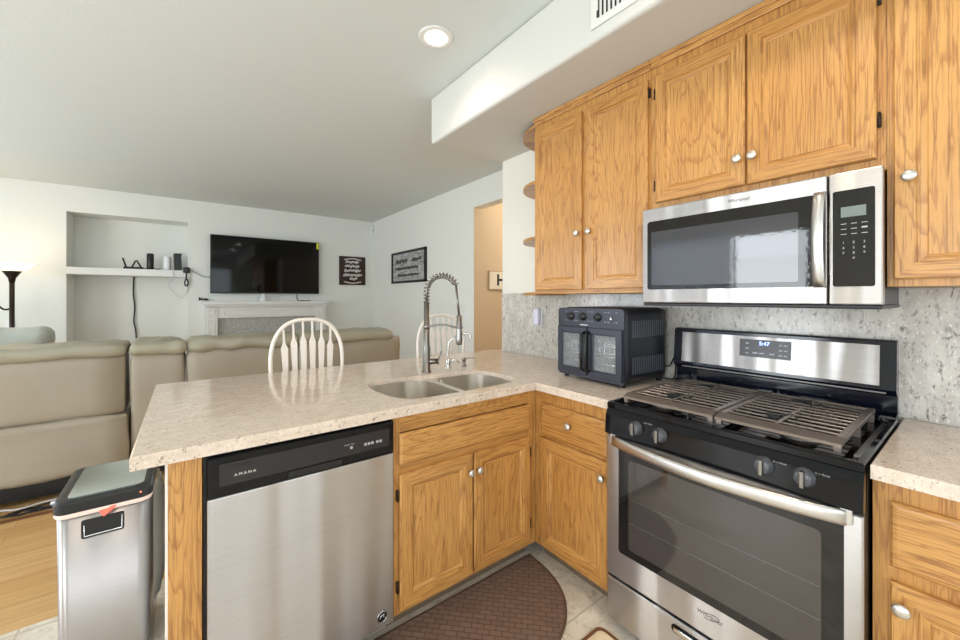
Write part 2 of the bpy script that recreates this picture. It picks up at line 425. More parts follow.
# back wall with the niche
g = G(); nx0, nx1, nz, nd = -3.262, -2.034, 2.44, .42
g.box((XL, B, 0), (nx0, B + .1, HC - .001)); g.box((nx1, B, 0), (.766, B + .1, HC - .001)); g.box((nx0, B, nz), (nx1, B + .1, HC - .001))
g.box((nx0, B + nd, 0), (nx1, B + nd + .1, nz)); g.box((nx0 - .08, B + .1, 0), (nx0, B + nd + .1, nz)); g.box((nx1, B + .1, 0), (nx1 + .08, B + nd + .1, nz))
g.box((nx0 - .08, B + .1, nz), (nx1 + .08, B + nd + .1, nz + .08)); struct(g.build('wall_back', M['wall']))
def holed_wall(name, axis, c0, c1, lo, hi, holes, mat):
    """wall slab at axis in [c0,c1], spanning lo..hi; holes = (a0,a1,z0,z1)"""
    g = G(); P = (lambda a, z, c: (c, a, z)) if axis == 'x' else (lambda a, z, c: (a, c, z))
    cur = lo
    for a0, a1, z0, z1 in sorted(holes):
        g.box(P(cur, 0, c0), P(a0, HC - .001, c1)); g.box(P(a0, 0, c0), P(a1, z0, c1)); g.box(P(a0, z1, c0), P(a1, HC - .001, c1)); cur = a1
    g.box(P(cur, 0, c0), P(hi, HC - .001, c1)); return struct(g.build(name, mat))
holes = [(-2.05, .25, .6, 2.3), (1.2, 3.5, .05, 2.3), (3.65, 5.75, .7, 2.3)]
holed_wall('wall_left', 'x', XL - .1, XL, YF, B, holes, M['wall'])
holed_wall('wall_front', 'y', YF - .1, YF, XL, 0.0, [(-4.5, -.8, .85, 2.4)], M['wall'])
def window(n, axis, c, a0, a1, z0, z1, muls):
    g = G(); P = (lambda a, z, d: (c + d, a, z)) if axis == 'x' else (lambda a, z, d: (a, c + d, z)); t = .045
    for q in [a0 + t / 2, a1 - t / 2] + list(muls): g.box(P(q - t / 2, z0, -.04), P(q + t / 2, z1, .0))
    for q in (z0 + t / 2, z1 - t / 2): g.box(P(a0, q - t / 2, -.041), P(a1, q + t / 2, .001))
    struct(g.build('window_%d' % n, M['trimw']))
window(1, 'x', XL, -2.05, .25, .6, 2.3, [-.9]); window(2, 'x', XL, 1.2, 3.5, .05, 2.3, [2.15]); window(3, 'x', XL, 3.65, 5.75, .7, 2.3, [4.7])  # nook and living windows are unseen, added to let daylight in
window(4, 'y', YF, -4.5, -.8, .85, 2.4, [-2.6])  # unseen window behind the camera, added for daylight
g = G(); g.box((XL, B - .014, 0), (nx0, B - .001, .09)); g.box((nx1, B - .014, 0), (-1.9, B - .001, .09)); g.box((-.05, B - .014, 0), (.75, B - .001, .09)); struct(g.build('baseboard_back', M['trimw']))
g = G(); g.box((.752, 3.66, 0), (.765, B - .02, .09)); struct(g.build('baseboard_right', M['trimw']))
g = G(); g.box((-.02, -.75, .915), (-.001, 2.184, 1.3725)); struct(g.build('trim_backsplash', M['splash']))
# shelf board closing the niche
g = G(); g.box((nx0 + .001, B - .002, 1.641), (nx1 - .001, B + nd - .002, 1.735), .004); o = g.build('niche_shelf', M['trimw']); tag(o, 'thick white floating shelf across the wall niche', 'shelf')

# vertical blinds at the patio door (behind the camera side, seen mirrored in the microwave)
t = thing('vertical_blind', 'white vertical blinds half drawn over the patio door', 'blind', (XL + .08, 2.85, 2.34))
g = G(); g.box((XL + .04, 1.15, 2.34), (XL + .1, 3.6, 2.40), .005); g.build('rail', M['trimw'], t)
g = G()
for i in range(19):
    y = 2.2 + i * .072; a = .5
    g.box((XL + .05, y - .03, .06), (XL + .08, y + .03, 2.34))
g.build('slats', M['blind'], t)
g = G(); g.box((-12, -6, -.3), (XL - .12, 12, -.1)); struct(g.build('ground_patio', M['grass']))
t = thing('neighbour_house', 'pale stucco house with a light gable roof outside the patio door', 'house', (-10, 2.5, -.1))
g = G(); g.box((-11.8, -3, -.1), (-10, 6.5, 2.3)); g.build('wall', M['stucco'], t)
g = G(); g.loft([[(-12, y, 2.3), (-9.7, y, 2.3), (-10.9, y, 3.3)] for y in (-3.3, 6.8)], smooth=False); g.build('roof', M['roof'], t)

# ================================================================== CABINETS
def door(O, U, N, w, h, parent, th=.019):
    g = G(); g.rects(O, U, N, w, h, [(0, 0), (0, th - .004), (.004, th), (.046, th), (.049, th - .005), (.056, th - .005), (.064, th - .011), (.067, th - .012), (.070, th - .010)])
    return g.build('door', [M['oakv'], M['oakh']], parent)
def drawer(O, U, N, w, h, parent, name='drawer', th=.019):
    g = G(); g.rects(O, U, N, w, h, [(0, 0), (0, th - .007), (.005, th - .002), (.012, th)], 1, 1)
    return g.build(name, [M['oakv'], M['oakh']], parent)
def knob(P, N, parent, mat='knob'):
    g = G(); g.lathe(P, N, [(.006, 0), (.005, .010), (.0085, .014), (.0160, .018), (.0172, .021), (.0145, .025), (.007, .0275), (0, .028)], 18)
    return g.build('knob', M[mat], parent)
def hinge(P, U, N, parent):
    g = G(); P = Vector(P); U = Vector(U); N = Vector(N)
    g.cyl(P + N * .012 - V3(0, 0, .024), P + N * .012 + V3(0, 0, .024), .0035, n=8)
    a = P - U * .004; b = P + U * .004 + N * .012; g.box(a - V3(0, 0, .02), b + V3(0, 0, .02)); return g.build('hinge', M['bronze'], parent)

# upper cabinet, two tall doors
def upper(name, label, y1, y0, z0, z1, doors, knobs, hinges, grp):
    t = thing(name, label, 'cabinet', (-.17, (y0 + y1) / 2, z0), grp)
    g = G(); g.mi = 0; g.box((-.319, y0, z0), (-.002 if z0 > 1.5 else -.002, y1, z1)); 
    b = g.build('cabinet_body', [M['oakv'], M['oakh']], t)
    g = G(); g.box((-.330, y0, z1 - .045), (-.319, y1, z1 - .004), .004, 2); g.box((-.338, y0, z1 - .022), (-.319, y1, z1 - .0015), .003); g.build('crown_strip', M['oakh'], t)
    ds = []
    for (ya, yb, za, zb) in doors:
        ds.append(door((-.3195, ya, za), UX, NX, ya - yb, zb - za, t))
    for i, y, z in knobs: knob((-.3385, y, z), NX, ds[i])
    for i, y, z in hinges: hinge((-.3195, y, z), UX, NX, ds[i])
    return t
G1 = 'oak wall cabinets'
t = upper('wall_cabinet', 'oak wall cabinet with two tall narrow doors beside the rounded end shelves', 1.514, .763, 1.3735, 2.44,
      [(1.502, 1.150, 1.385, 2.352), (1.118, .772, 1.385, 2.352)], [(0, 1.173, 1.691), (1, 1.094, 1.691)], [(1, .767, 2.29), (1, .767, 1.48)], G1)
g = G(); g.box((-.345, .763, 1.362), (-.021, 1.52, 1.3738), .003); g.build('bottom_rail', M['oakh'], t)
t = upper('wall_cabinet', 'short oak wall cabinet with two doors directly above the microwave', .7615, .0035, 1.7345, 2.44,
      [(.735, .379, 1.772, 2.352), (.371, .024, 1.772, 2.352)], [(0, .400, 1.874), (1, .350, 1.873)], [(0, .740, 2.27), (0, .740, 1.85), (1, .018, 1.89), (1, .018, 2.27)], G1)
t = upper('wall_cabinet', 'oak wall cabinet with a single wide door right of the microwave', .0025, -.62, 1.3735, 2.44,
      [(-.012, -.6, 1.395, 2.40)], [(0, -.046, 1.697)], [], G1)
# open rounded end shelves: one unit, four boards and a back
t = thing('end_shelf', 'rounded quarter-circle oak end shelves on the left side of the tall cabinet', 'shelf unit', (-.15, 1.6, 1.36))
for z in (1.364, 1.715, 2.065, 2.415):
    g = G(); R = .30; a = [(-.0015, 1.521)] + [(-.0015 - R * math.cos(x) , 1.521 + R * math.sin(x)) for x in [PI / 2 * k / 14 for k in range(15)]]
    g.prism(a, z - .009, z + .009); g.build('shelf_board', M['oakh'], t)

# base cabinets
def base(name, label, axis, c, a0, a1, back, grp, hollow=False):
    """axis 'y': front plane y=c spanning x a0..a1; axis 'x': front plane x=c spanning y a0..a1"""
    P = (lambda a, d, z: (a, c + d, z)) if axis == 'y' else (lambda a, d, z: (c + d, a, z))
    loc = P((a0 + a1) / 2, back / 2, 0); t = thing(name, label, 'cabinet', loc, grp)
    g = G(); zt = .8755
    if hollow:
        g.box(P(a0, .02, .09), P(a0 + .016, back, zt)); g.box(P(a1 - .016, .02, .09), P(a1, back, zt)); g.box(P(a0, .02, .09), P(a1, back, .106)); g.box(P(a0, back - .01, .09), P(a1, back, zt))
        g.box(P(a0, 0, .085), P(a0 + .028, .02, zt)); g.box(P(a1 - .055, 0, .085), P(a1, .02, zt))
        g.mi = 1; w0, w1 = a0 + .028, a1 - .055
        g.box(P(w0, 0, .805), P(w1, .02, zt)); g.box(P(w0, 0, .63), P(w1, .02, .70)); g.box(P(w0, 0, .085), P(w1, .02, .125))
        g.mi = 0; m = (w0 + w1) / 2 + .03; g.box(P(m - .02, 0, .12), P(m + .02, .02, .64)) 
    else: g.box(P(a0, 0, .085), P(a1, back, zt))
    g.build('cabinet_body', [M['oakv'], M['oakh']], t)
    g = G(); g.box(P(a0, .07, 0.001), P(a1, .085, .0845)); g.build('toe_kick', M['toe'], t)
    return t
G2 = 'oak base cabinets'
t = base('base_cabinet', 'oak sink base cabinet with a long false drawer front over two doors', 'y', 1.2255, -1.395, -.6115, .60, G2, True)
drawer((-1.373, 1.225, .678), UY, NY, .71, .124, t, 'drawer_front')
d1 = door((-1.373, 1.225, .107), UY, NY, .353, .535, t); d2 = door((-1.012, 1.225, .107), UY, NY, .350, .535, t)
knob((-1.040, 1.206, .566), NY, d1); knob((-.992, 1.206, .566), NY, d2)
for z in (.2, .56): hinge((-1.380, 1.225, z), UY, NY, d1); hinge((-.656, 1.225, z), UY, NY, d2)
t = base('base_cabinet', 'narrow oak base cabinet with one drawer and one door left of the range', 'x', -.6105, .768, 1.2245, .58, G2)
dr = drawer((-.6107, 1.172, .66), UX, NX, .388, .155, t); knob((-.630, .985, .745), NX, dr)
d1 = door((-.6107, 1.172, .105), UX, NX, .388, .538, t); knob((-.630, .806, .573), NX, d1)
t = base('base_cabinet', 'oak base cabinet with a drawer above a door right of the range', 'x', -.6105, -.65, -.004, .58, G2)
dr = drawer((-.6107, -.037, .662), UX, NX, .55, .163, t); d1 = door((-.6107, -.037, .105), UX, NX, .55, .520, t); knob((-.630, -.058, .573), NX, d1)
# peninsula end: oak post board and white painted back
t = thing('peninsula_support', 'narrow oak end panel left of the dishwasher with a white painted edge', 'cabinet panel', (-2.04, 1.5, 0))
g = G(); g.box((-2.083, 1.214, .001), (-2.004, 1.235, .8755), .002); g.build('face_board', M['oakv'], t)
g = G(); g.box((-2.090, 1.2355, .001), (-2.004, 1.828, .8755)); g.build('side_panel', M['trimw'], t)
g = G(); g.box((-2.090, 1.829, 0), (-.02, 1.93, .8755)); struct(g.build('wall_peninsula', M['wall']))

# ------------------------------------------------------------------ countertops
def plate(outer, holes, z0, z1, bev=0.0):
    bm = bmesh.new(); edges = []
    for loop in [outer] + holes:
        vs = [bm.verts.new((x, y, z0)) for x, y in loop]
        edges += [bm.edges.new((vs[i], vs[(i + 1) % len(vs)])) for i in range(len(vs))]
    bmesh.ops.triangle_fill(bm, edges=edges, use_beauty=True)
    r = bmesh.ops.extrude_face_region(bm, geom=list(bm.faces))
    bmesh.ops.translate(bm, verts=[v for v in r['geom'] if isinstance(v, bmesh.types.BMVert)], vec=(0, 0, z1 - z0))
    bmesh.ops.recalc_face_normals(bm, faces=bm.faces)
    if bev:
        es = [e for e in bm.edges if e.verts[0].co.z > z1 - 1e-5 and len(e.link_faces) == 2 and e.calc_face_angle() > .9 and abs(e.verts[0].co.z - e.verts[1].co.z) < 1e-5]
        bmesh.ops.bevel(bm, geom=es, offset=bev, segments=2, affect='EDGES', profile=.5)
    g = G(); g.bm.free(); g.bm = bm; return g
_h = [(-1.352, 1.56), (-1.349, 1.45), (-1.333, 1.35), (-1.29, 1.289), (-1.231, 1.266), (-1.06, 1.259), (-.876, 1.262), (-.76, 1.268), (-.70, 1.287), (-.662, 1.35), (-.653, 1.5), (-.675, 1.59), (-.73, 1.638), (-.85, 1.655), (-.98, 1.672), (-1.1, 1.697), (-1.25, 1.697), (-1.325, 1.66)]
def closed_curve(P, n=4):
    out = []; N = len(P); P = [Vector((x, y, 0)) for x, y in P]
    for i in range(N):
        a, b, c, d = P[i - 1], P[i], P[(i + 1) % N], P[(i + 2) % N]
        for k in range(n):
            t = k / n; q = .5 * ((2 * b) + (c - a) * t + (2 * a - 5 * b + 4 * c - d) * t * t + (3 * b - a - 3 * c + d) * t ** 3); out.append((q.x, q.y))
    return out
sink_hole = closed_curve(_h)
under = rrect(-1.385, -.62, 1.236, 1.73, .06, 5)
outer = [(-2.1615, 1.187), (-.648, 1.187), (-.648, .7655), (-.0215, .7655), (-.0215, 2.1845), (-.0015, 2.1855), (-.0015, 2.275), (-2.1615, 2.275)]
g = plate(outer, [sink_hole], .893, .914, .003)
lo_ = plate(outer, [under], .877, .8935); me_ = bpy.data.meshes.new('tmp'); lo_.bm.to_mesh(me_); g.bm.from_mesh(me_); bpy.data.meshes.remove(me_)
tag(g.build('countertop', M['counter'], recalc=False), 'beige speckled stone countertop of the peninsula wrapping to the range', 'countertop')
g = plate([(-.648, -.0045), (-.648, -.66), (-.0215, -.66), (-.0215, -.0045)], [], .877, .914, .003)
tag(g.build('countertop', M['counter']), 'short beige stone countertop right of the range', 'countertop')
# sink
t = thing('kitchen_sink', 'double bowl stainless undermount sink set in the peninsula', 'sink', (-1.01, 1.46, .876))
bowls = ((-1.360, -1.004, 1.251, 1.706, .115), (-.972, -.645, 1.251, 1.664, .09))
g = plate(rrect(-1.378, -.627, 1.240, 1.724, .05, 5), [rrect(a, b, c, d, r, 7) for a, b, c, d, r in bowls], .884, .8925, .002); g.build('rim', M['sink'], t)
for x0, x1, ya, yb, r0 in bowls:
    g = G(); rings = []
    for ins, z, r in ((0, .8855, 0), (.003, .80, 0), (.010, .73, 0), (.022, .708, 0), (.05, .700, -.02), (.10, .697, -.05)):
        rings.append([(x, y, z) for x, y in rrect(x0 + ins, x1 - ins, ya + ins, yb - ins, r0 + r, 7)])
    g.loft(rings, False, True); bw = g.build('bowl', M['sink'], t, recalc=False)
    g = G(); cx = (x0 + x1) / 2; g.lathe((cx, 1.48, .6975), (0, 0, 1), [(.045, 0), (.044, .003), (.03, .002), (.012, .001)]); g.build('drain', M['chrome'], bw)

# ------------------------------------------------------------------ faucets
t = thing('kitchen_faucet', 'tall spring-neck pull-down faucet in brushed metal behind the sink', 'faucet', (-.949, 1.755, .9142))
fx, fy = -.949, 1.755; dx, dy = .10, -.165; dl = math.hypot(dx, dy); ux, uy = dx / dl, dy / dl
g = G(); g.lathe((fx, fy, .9142), (0, 0, 1), [(.028, 0), (.028, .006), (.022, .010), (.021, .14), (.0165, .15), (.0155, .40)], 18); g.build('column', M['nickel'], t)
g = G(); g.cyl((fx, fy, .975), (fx + .055, fy - .03, .975), .016); g.cyl((fx + .055, fy - .03, .975), (fx + .062, fy - .034, .975), .019); g.cyl((fx + .058, fy - .032, .98), (fx + .075, fy - .042, 1.035), .004, n=8); g.build('handle', M['nickel'], t)
rad = dl / 2; arc = [V3(fx, fy, 1.30)] + [V3(fx + ux * (rad - rad * math.cos(a)), fy + uy * (rad - rad * math.cos(a)), 1.372 + .092 * math.sin(a)) for a in [PI * k / 16 for k in range(15)]]
end = arc[-1]; g = G(); g.tube(arc, .007, 8); tipx, tipy = fx + ux * dl * 1.06, fy + uy * dl * 1.06
g.tube([end, V3(tipx, tipy, 1.235)], .0065, 8); g.build('hose', M['nickel'], t)
pts = bez(arc, 6); ln = [0]
for i in range(1, len(pts)): ln.append(ln[-1] + (pts[i] - pts[i - 1]).length)
hel = []; turns = 17; N_ = turns * 10
for k in range(N_ + 1):
    s_ = ln[-1] * k / N_; i = max(j for j in range(len(ln)) if ln[j] <= s_ + 1e-9); i = min(i, len(pts) - 2)
    p = pts[i].lerp(pts[i + 1], (s_ - ln[i]) / max(ln[i + 1] - ln[i], 1e-6)); tg = (pts[i + 1] - pts[i]).normalized()
    side = V3(uy, -ux, 0); nn = tg.cross(side); a = 2 * PI * turns * k / N_
    hel.append(p + (side * math.cos(a) + nn * math.sin(a)) * .0155)
g = G(); g.tube(hel, .0036, 5); g.build('spring', M['nickel'], t)
g = G(); g.lathe((tipx, tipy, 1.245), (0, 0, -1), [(.008, 0), (.0145, .006), (.0150, .10), (.0185, .13), (.0185, .155), (.015, .165)], 16); g.build('spray_head', M['nickel'], t)
g = G(); g.tube(bez([V3(fx, fy, 1.172), V3(fx + ux * dl * .5, fy + uy * dl * .5, 1.188), V3(tipx - ux * .014, tipy - uy * .014, 1.174)], 6), .006, 8); g.lathe((fx, fy, 1.16), (0, 0, 1), [(.017, 0), (.017, .028)]); g.tube([V3(tipx + .018 * math.cos(a), tipy + .018 * math.sin(a), 1.174) for a in [2 * PI * k / 14 for k in range(14)]], .004, 6, closed=True); g.build('holder_arm', M['nickel'], t)

t = thing('water_faucet', 'small gooseneck filtered water faucet beside the spring faucet', 'faucet', (-.79, 1.775, .9142)); a0 = V3(-.79, 1.775, .9142)
g = G(); g.lathe(a0, (0, 0, 1), [(.020, 0), (.020, .008), (.013, .014), (.015, .050), (.009, .062)], 14); g.build('base', M['chrome'], t)
g = G(); g.tube(bez([a0 + V3(0, 0, .05), a0 + V3(0, 0, .12), a0 + V3(.008, -.008, .165), a0 + V3(.04, -.034, .195), a0 + V3(.08, -.062, .210), a0 + V3(.103, -.078, .202), a0 + V3(.108, -.082, .175)], 6), .0058, 8); g.build('spout', M['chrome'], t)
g = G(); g.tube([a0 + V3(0, 0, .04), a0 + V3(.035, -.02, .052), a0 + V3(.06, -.035, .03)], [.006, .008, .005], 8); g.build('lever', M['chrome'], t)
t = thing('soap_dispenser', 'small chrome soap dispenser pump right of the faucets', 'soap dispenser', (-.665, 1.79, .9142)); a0 = V3(-.665, 1.79, .9142)
g = G(); g.lathe(a0, (0, 0, 1), [(.014, 0), (.014, .006), (.009, .012), (.009, .030), (.013, .034), (.013, .05), (.006, .054)], 14); g.build('base', M['nickel'], t)
g = G(); g.tube([a0 + V3(0, 0, .048), a0 + V3(.05, -.03, .050), a0 + V3(.056, -.034, .044)], .0025, 8); g.build('nozzle', M['nickel'], t)

# ------------------------------------------------------------------ dishwasher
t = thing('dishwasher', 'stainless built-in dishwasher with a black control strip under the peninsula', 'dishwasher', (-1.7, 1.5, 0))
g = G(); g.box((-2.001, 1.232, .09), (-1.398, 1.80, .875)); g.box((-1.98, 1.30, .002), (-1.42, 1.78, .09)); g.build('tub', M['blackm'], t)
dx0, dx1 = -1.993, -1.401
g = G(); g.box((dx0, 1.205, .085), (dx1, 1.231, .7385), .004); d = g.build('door', M['steelx'], t)
g = G()
g.box((dx0, 1.203, .7395), (dx1, 1.231, .862), .006)
p = g.build('control_panel', M['black'], t)
g = G(); g.box((dx0 + .03, 1.1995, .772), (dx1 - .02, 1.2025, .840), .0015); g.build('fascia', M['panel'], p)
g = G(); g.box((-1.775, 1.199, .7445), (-1.600, 1.2028, .766), .002); g.build('handle_pocket', M['blackm'], p)
text('AMANA', .0115, (-1.896, 1.1988, .799), UY, (0, 0, 1), M['lettering'], p, spacing=1.5, sx=1.1)
text('Normal   Auto', .006, (-1.575, 1.1988, .812), UY, (0, 0, 1), M['ink'], p, 'printing'); g = G()
for k, x in enumerate((-1.572, -1.52, -1.507, -1.494, -1.475, -1.462)): g.box((x, 1.1985, .795), (x + .009, 1.1996, .804), 0); g.build('indicator_mark', M['ink'], p); g = G()
g = G(); g.box((-1.945, 1.1985, .826), (-1.88, 1.1996, .831)); g.build('vent_mark', M['blackm'], p)
g = G(); g.lathe((-1.449, 1.2052, .128), NY, [(.021, 0), (.021, .001), (.019, .0015)], 24); s_ = g.build('badge', M['blackm'], d)
g = G(); g.tube([V3(-1.449 + .019 * math.cos(a), 1.2030, .128 + .019 * math.sin(a)) for a in [2 * PI * k / 24 for k in range(24)]], .0014, 6, closed=True)
g.tube(bez([V3(-1.459, 1.2030, .122), V3(-1.452, 1.2030, .134), V3(-1.441, 1.2030, .136), V3(-1.446, 1.2030, .128), V3(-1.438, 1.2030, .122)], 5), .0016, 6); g.build('emblem', M['chrome'], s_)

# ------------------------------------------------------------------ range
t = thing('gas_range', 'freestanding stainless and black gas range between the oak cabinets', 'stove', (-.35, .381, 0))
y0, y1 = .0025, .7545
g = G(); g.box((-.655, y0, .03), (-.025, y1, .895)); g.box((-.62, y0 + .02, .001), (-.06, y1 - .02, .03)); g.build('body', M['blackm'], t)
# cooktop pan with raised rim
g = G(); R = [(0, .895), (0, .912), (.004, .917), (.016, .917), (.024, .906), (.03, .904)]
rings = [[(-.672 + i, y0 + i, z), (-.085 - i * .3, y0 + i, z), (-.085 - i * .3, y1 - i, z), (-.672 + i, y1 - i, z)] for i, z in R]
g.loft(rings, True, True, smooth=False); ct = g.build('cooktop', M['black'], t)
def burner(x, y, r):
    g = G(); g.lathe((x, y, .904), (0, 0, 1), [(r + .018, 0), (r + .014, .006), (r, .008), (r * .95, .018), (0, .019)], 24); b = g.build('burner', M['nickel'], t)
    g = G(); g.lathe((x, y, .9235), (0, 0, 1), [(r * .9, 0), (r * .92, .006), (r * .8, .010), (0, .011)], 24); g.build('burner_cap', M['burner'], b)
for x, y, r in ((-.50, .60, .036), (-.22, .60, .030), (-.50, .17, .042), (-.22, .17, .028)): burner(x, y, r)
g = G(); g.puff((-.47, .355, .904), (-.25, .405, .928), .012, cuts=5); g.build('burner', M['burner'], t)
def grate(ya, yb):
    """cast grate: wide sloped front bar, end rails, crossbars along the range"""
    zt = .951
    g = G(); xf, xb = -.632, -.125
    g.loft([[(xf - .004, y, zt - .016), (xf + .002, y, zt - .009), (xf + .036, y, zt + .002), (xf + .040, y, zt - .004), (xf + .02, y, zt - .016)] for y in (ya, yb)], smooth=False)
    for y in (ya, yb):
        s_ = 1 if y == ya else -1
        g.box((xf + .03, y, zt - .016), (xb, y + .020 * s_, zt + .001), .003)
    g.box((xb - .014, ya, zt - .016), (xb, yb, zt), .003)
    n = 10
    for i in range(n):
        x = xf + .072 + i * (xb - xf - .10) / (n - 1); 
        g.box((x - .004, ya + .012, zt - .006), (x + .004, yb - .012, zt + .0005), .002, 1)
    ym = (ya + yb) / 2
    for x0_, x1_ in ((xf + .045, xf + .17), (-.43, -.31), (-.20, xb)): g.box((x0_, ym - .005, zt - .014), (x1_, ym + .005, zt + .003), .002, 1)
    for x in (xf + .012, -.37, xb - .012):
        for y in (ya + .01, yb - .01, ): g.box((x - .008, y - .008, .905 if x > xf + .02 else .9175 ), (x + .008, y + .008, zt - .012))
    gr = g.build('grate', M['iron'], t)
    for x in (-.50, -.22):
        g = G()
        for k in range(6):
            a = PI / 3 * k + .26; g.box((x + .022 * math.cos(a) - .007, ym + .022 * math.sin(a) - .007, zt - .018), (x + .03 * math.cos(a) + .008, ym + .05 * math.sin(a) + .008, zt + .004), .003)
        g.build('burner_fingers', M['burner'], gr)
grate(.052, .368); grate(.374, .708)
g = G(); g.box((-.60, .010, .908), (-.15, .035, .9125), .002); g.build('side_tray', M['nickel'], ct)
# sloped control fascia
g = G(); prof = [(-.66, .79), (-.702, .795), (-.697, .868), (-.684, .892), (-.672, .8945), (-.655, .8945)]
g.loft([[(x, y, z) for x, z in prof] for y in (y0, y1)], smooth=False); cp = g.build('control_fascia', M['black'], t)
for y in (.619, .526, .213, .119):
    g = G(); g.lathe((-.699, y, .846), (-1, 0, .05), [(.026, -.002), (.026, .004), (.022, .008), (.020, .022), (.017, .024), (0, .0245)], 20); k = g.build('knob', M['knobg'], cp)
    g = G(); g.box((-.734, y - .006, .824), (-.720, y + .006, .869), .003); g.build('knob_grip', M['nickel'], k)
text('LOW  HIGH', .006, (-.701, .572, .875), UX, (0, 0, 1), M['ink'], cp, 'printing')
for y in (.18, .087): text('o \u2014 Front', .007, (-.7012, y - .006, .866), UX, (0, 0, 1), M['ink'], cp, 'printing')
# oven door
g = G(); g.rects((-.6552, y1 - .001, .226), UX, NX, y1 - y0 - .002, .558, [(0, 0), (0, .033), (.004, .037)], 0, 0)
od = g.build('oven_door', M['steely'], t)
def rr3(x, ya, yb, za, zb, r): return [(x, y, z) for y, z in rrect(ya, yb, za, zb, r, 5)]
g = G(); g.loft([rr3(-.6915, .040, .698, .335, .755, .012), rr3(-.6938, .040, .698, .335, .755, .012)], smooth=False); wn = g.build('door_glass', M['glassb'], od)
g = G(); g.loft([rr3(-.6939, .085, .655, .365, .712, .012), rr3(-.6942, .085, .655, .365, .712, .012)], smooth=False); ip = g.build('inner_pane', M['pane'], wn)
g = G()
for z in (.47, .56): g.cyl((-.6945, .088, z), (-.6945, .652, z), .0007, n=4)
g.build('oven_rack', M['greyp'], ip)
pts = []
hy0, hy1 = .035, .722
rings = []
for k in range(17):
    u = k / 16; y = hy0 + (hy1 - hy0) * u; b = .055 * math.sin(PI * u) ** .8 if 0 < u < 1 else 0; x = -.697 - b
    rings.append([(x, y, .750), (x - .007, y, .752), (x - .010, y, .762), (x - .010, y, .782), (x - .006, y, .791), (x + .002, y, .792), (x + .006, y, .770)])
g = G(); g.loft(rings); g.box((-.70, hy0 - .012, .756), (-.69, hy0 + .012, .794), .002); g.box((-.70, hy1 - .012, .756), (-.69, hy1 + .012, .794), .002); g.build('handle', M['handle'], od)
text('Whirlpool', .0185, (-.6925, .366, .296), UX, (0, 0, 1), M['inkd'], od, 'logo', shear=.25)
g = G(); g.tube([V3(-.6928, .362 + .026 * math.cos(a), .296 + .010 * math.sin(a) - .006 * math.cos(a)) for a in [2 * PI * k / 28 for k in range(4, 26)]], .0009, 5); g.build('logo_ring', M['inkd'], od)
# storage drawer
g = G(); g.rects((-.6552, y1 - .001, .045), UX, NX, y1 - y0 - .002, .168, [(0, 0), (0, .031), (.005, .036)], 0, 0); sd = g.build('storage_drawer', M['steely'], t)
g = G(); g.loft([rr3(-.6912, .30, .49, .165, .197, .015), rr3(-.6922, .30, .49, .165, .197, .015)], smooth=False); pk = g.build('pull_recess', M['black'], sd)
g = G(); g.puff((-.7005, .31, .171), (-.692, .48, .189), .004, cuts=5); g.build('pull', M['chrome'], pk)
for o_ in (cp, od, sd): o_.location.x += .014
# backguard
g = G(); prof = [(-.026, .918), (-.095, .918), (-.092, .925), (-.055, .935), (-.052, .99), (-.078, 1.003), (-.086, 1.015), (-.072, 1.182), (-.060, 1.189), (-.026, 1.189)]
g.loft([[(x, y, z) for x, z in prof] for y in (y0 + .004, y1 + .020)], smooth=False); bg = g.build('backguard', M['navy'], t)
def bgx(z): return -.0865 + (z - 1.015) / .167 * .014
g = G(); g.loft([[(bgx(1.028) - d_, .735, 1.028), (bgx(1.028) - d_, .048, 1.028), (bgx(1.170) - d_, .048, 1.170), (bgx(1.170) - d_, .735, 1.170)] for d_ in (0, .0025)], smooth=False); pn = g.build('steel_panel', M['steely'], bg)
g = G(); g.loft([[(bgx(1.083) - d_, .484, 1.083), (bgx(1.083) - d_, .300, 1.083), (bgx(1.158) - d_, .300, 1.158), (bgx(1.158) - d_, .484, 1.158)] for d_ in (.0026, .0040)], smooth=False); dp = g.build('display', M['panel'], bg)
text('5:47', .022, (bgx(1.142) - .0045, .392, 1.142), UX, (.08, 0, 1), M['blue'], dp, 'clock_digits')
g = G()
for yy in (.455, .335, .318):
    for zz in (1.098, 1.118, 1.14): g.box((bgx(zz) - .0044, yy - .006, zz - .002), (bgx(zz) - .0041, yy + .006, zz + .003))
for yy in (.425, .40, .365): g.box((bgx(1.1) - .0044, yy - .009, 1.098), (bgx(1.1) - .0041, yy + .009, 1.104))
g.build('button_marks', M['ink'], dp)
g = G(); g.box((-.084, y0 + .03, 1.001), (-.072, y1 - .02, 1.006)); g.build('trim_strip', M['nickel'], bg)

# ------------------------------------------------------------------ microwave
t = thing('microwave', 'stainless over-the-range microwave mounted under the short oak cabinet', 'microwave', (-.2, .381, 1.318))
my0, my1, mz0, mz1 = .004, .7585, 1.318, 1.7335
g = G(); g.box((-.370, my0 + .003, mz0), (-.0215, my1 - .003, mz1 - .001)); g.box((-.395, my0 - .0, mz0 - .014), (-.0215, my1, mz0 - .0005), .004); g.build('housing', M['blackm'], t)
g = G(); g.box((-.401, .1265, mz0), (-.3705, my1, mz1 - .0015), .004); d = g.build('door', M['steely'], t)
g = G(); g.box((-.401, my0 - .003, mz0), (-.3705, .1235, mz1 - .0015), .004); cp = g.build('control_panel', M['steely'], t)
g = G(); g.loft([rr3(-.4012, .155, .734, 1.375, 1.675, .012), rr3(-.4035, .155, .734, 1.375, 1.675, .012)], smooth=False); wn = g.build('window', M['glassb'], d)
g = G(); g.loft([rr3(-.4036, .20, .715, 1.393, 1.628, .006), rr3(-.4041, .20, .715, 1.393, 1.628, .006)], smooth=False); g.build('screen', M['mesh'], wn)
rings = []
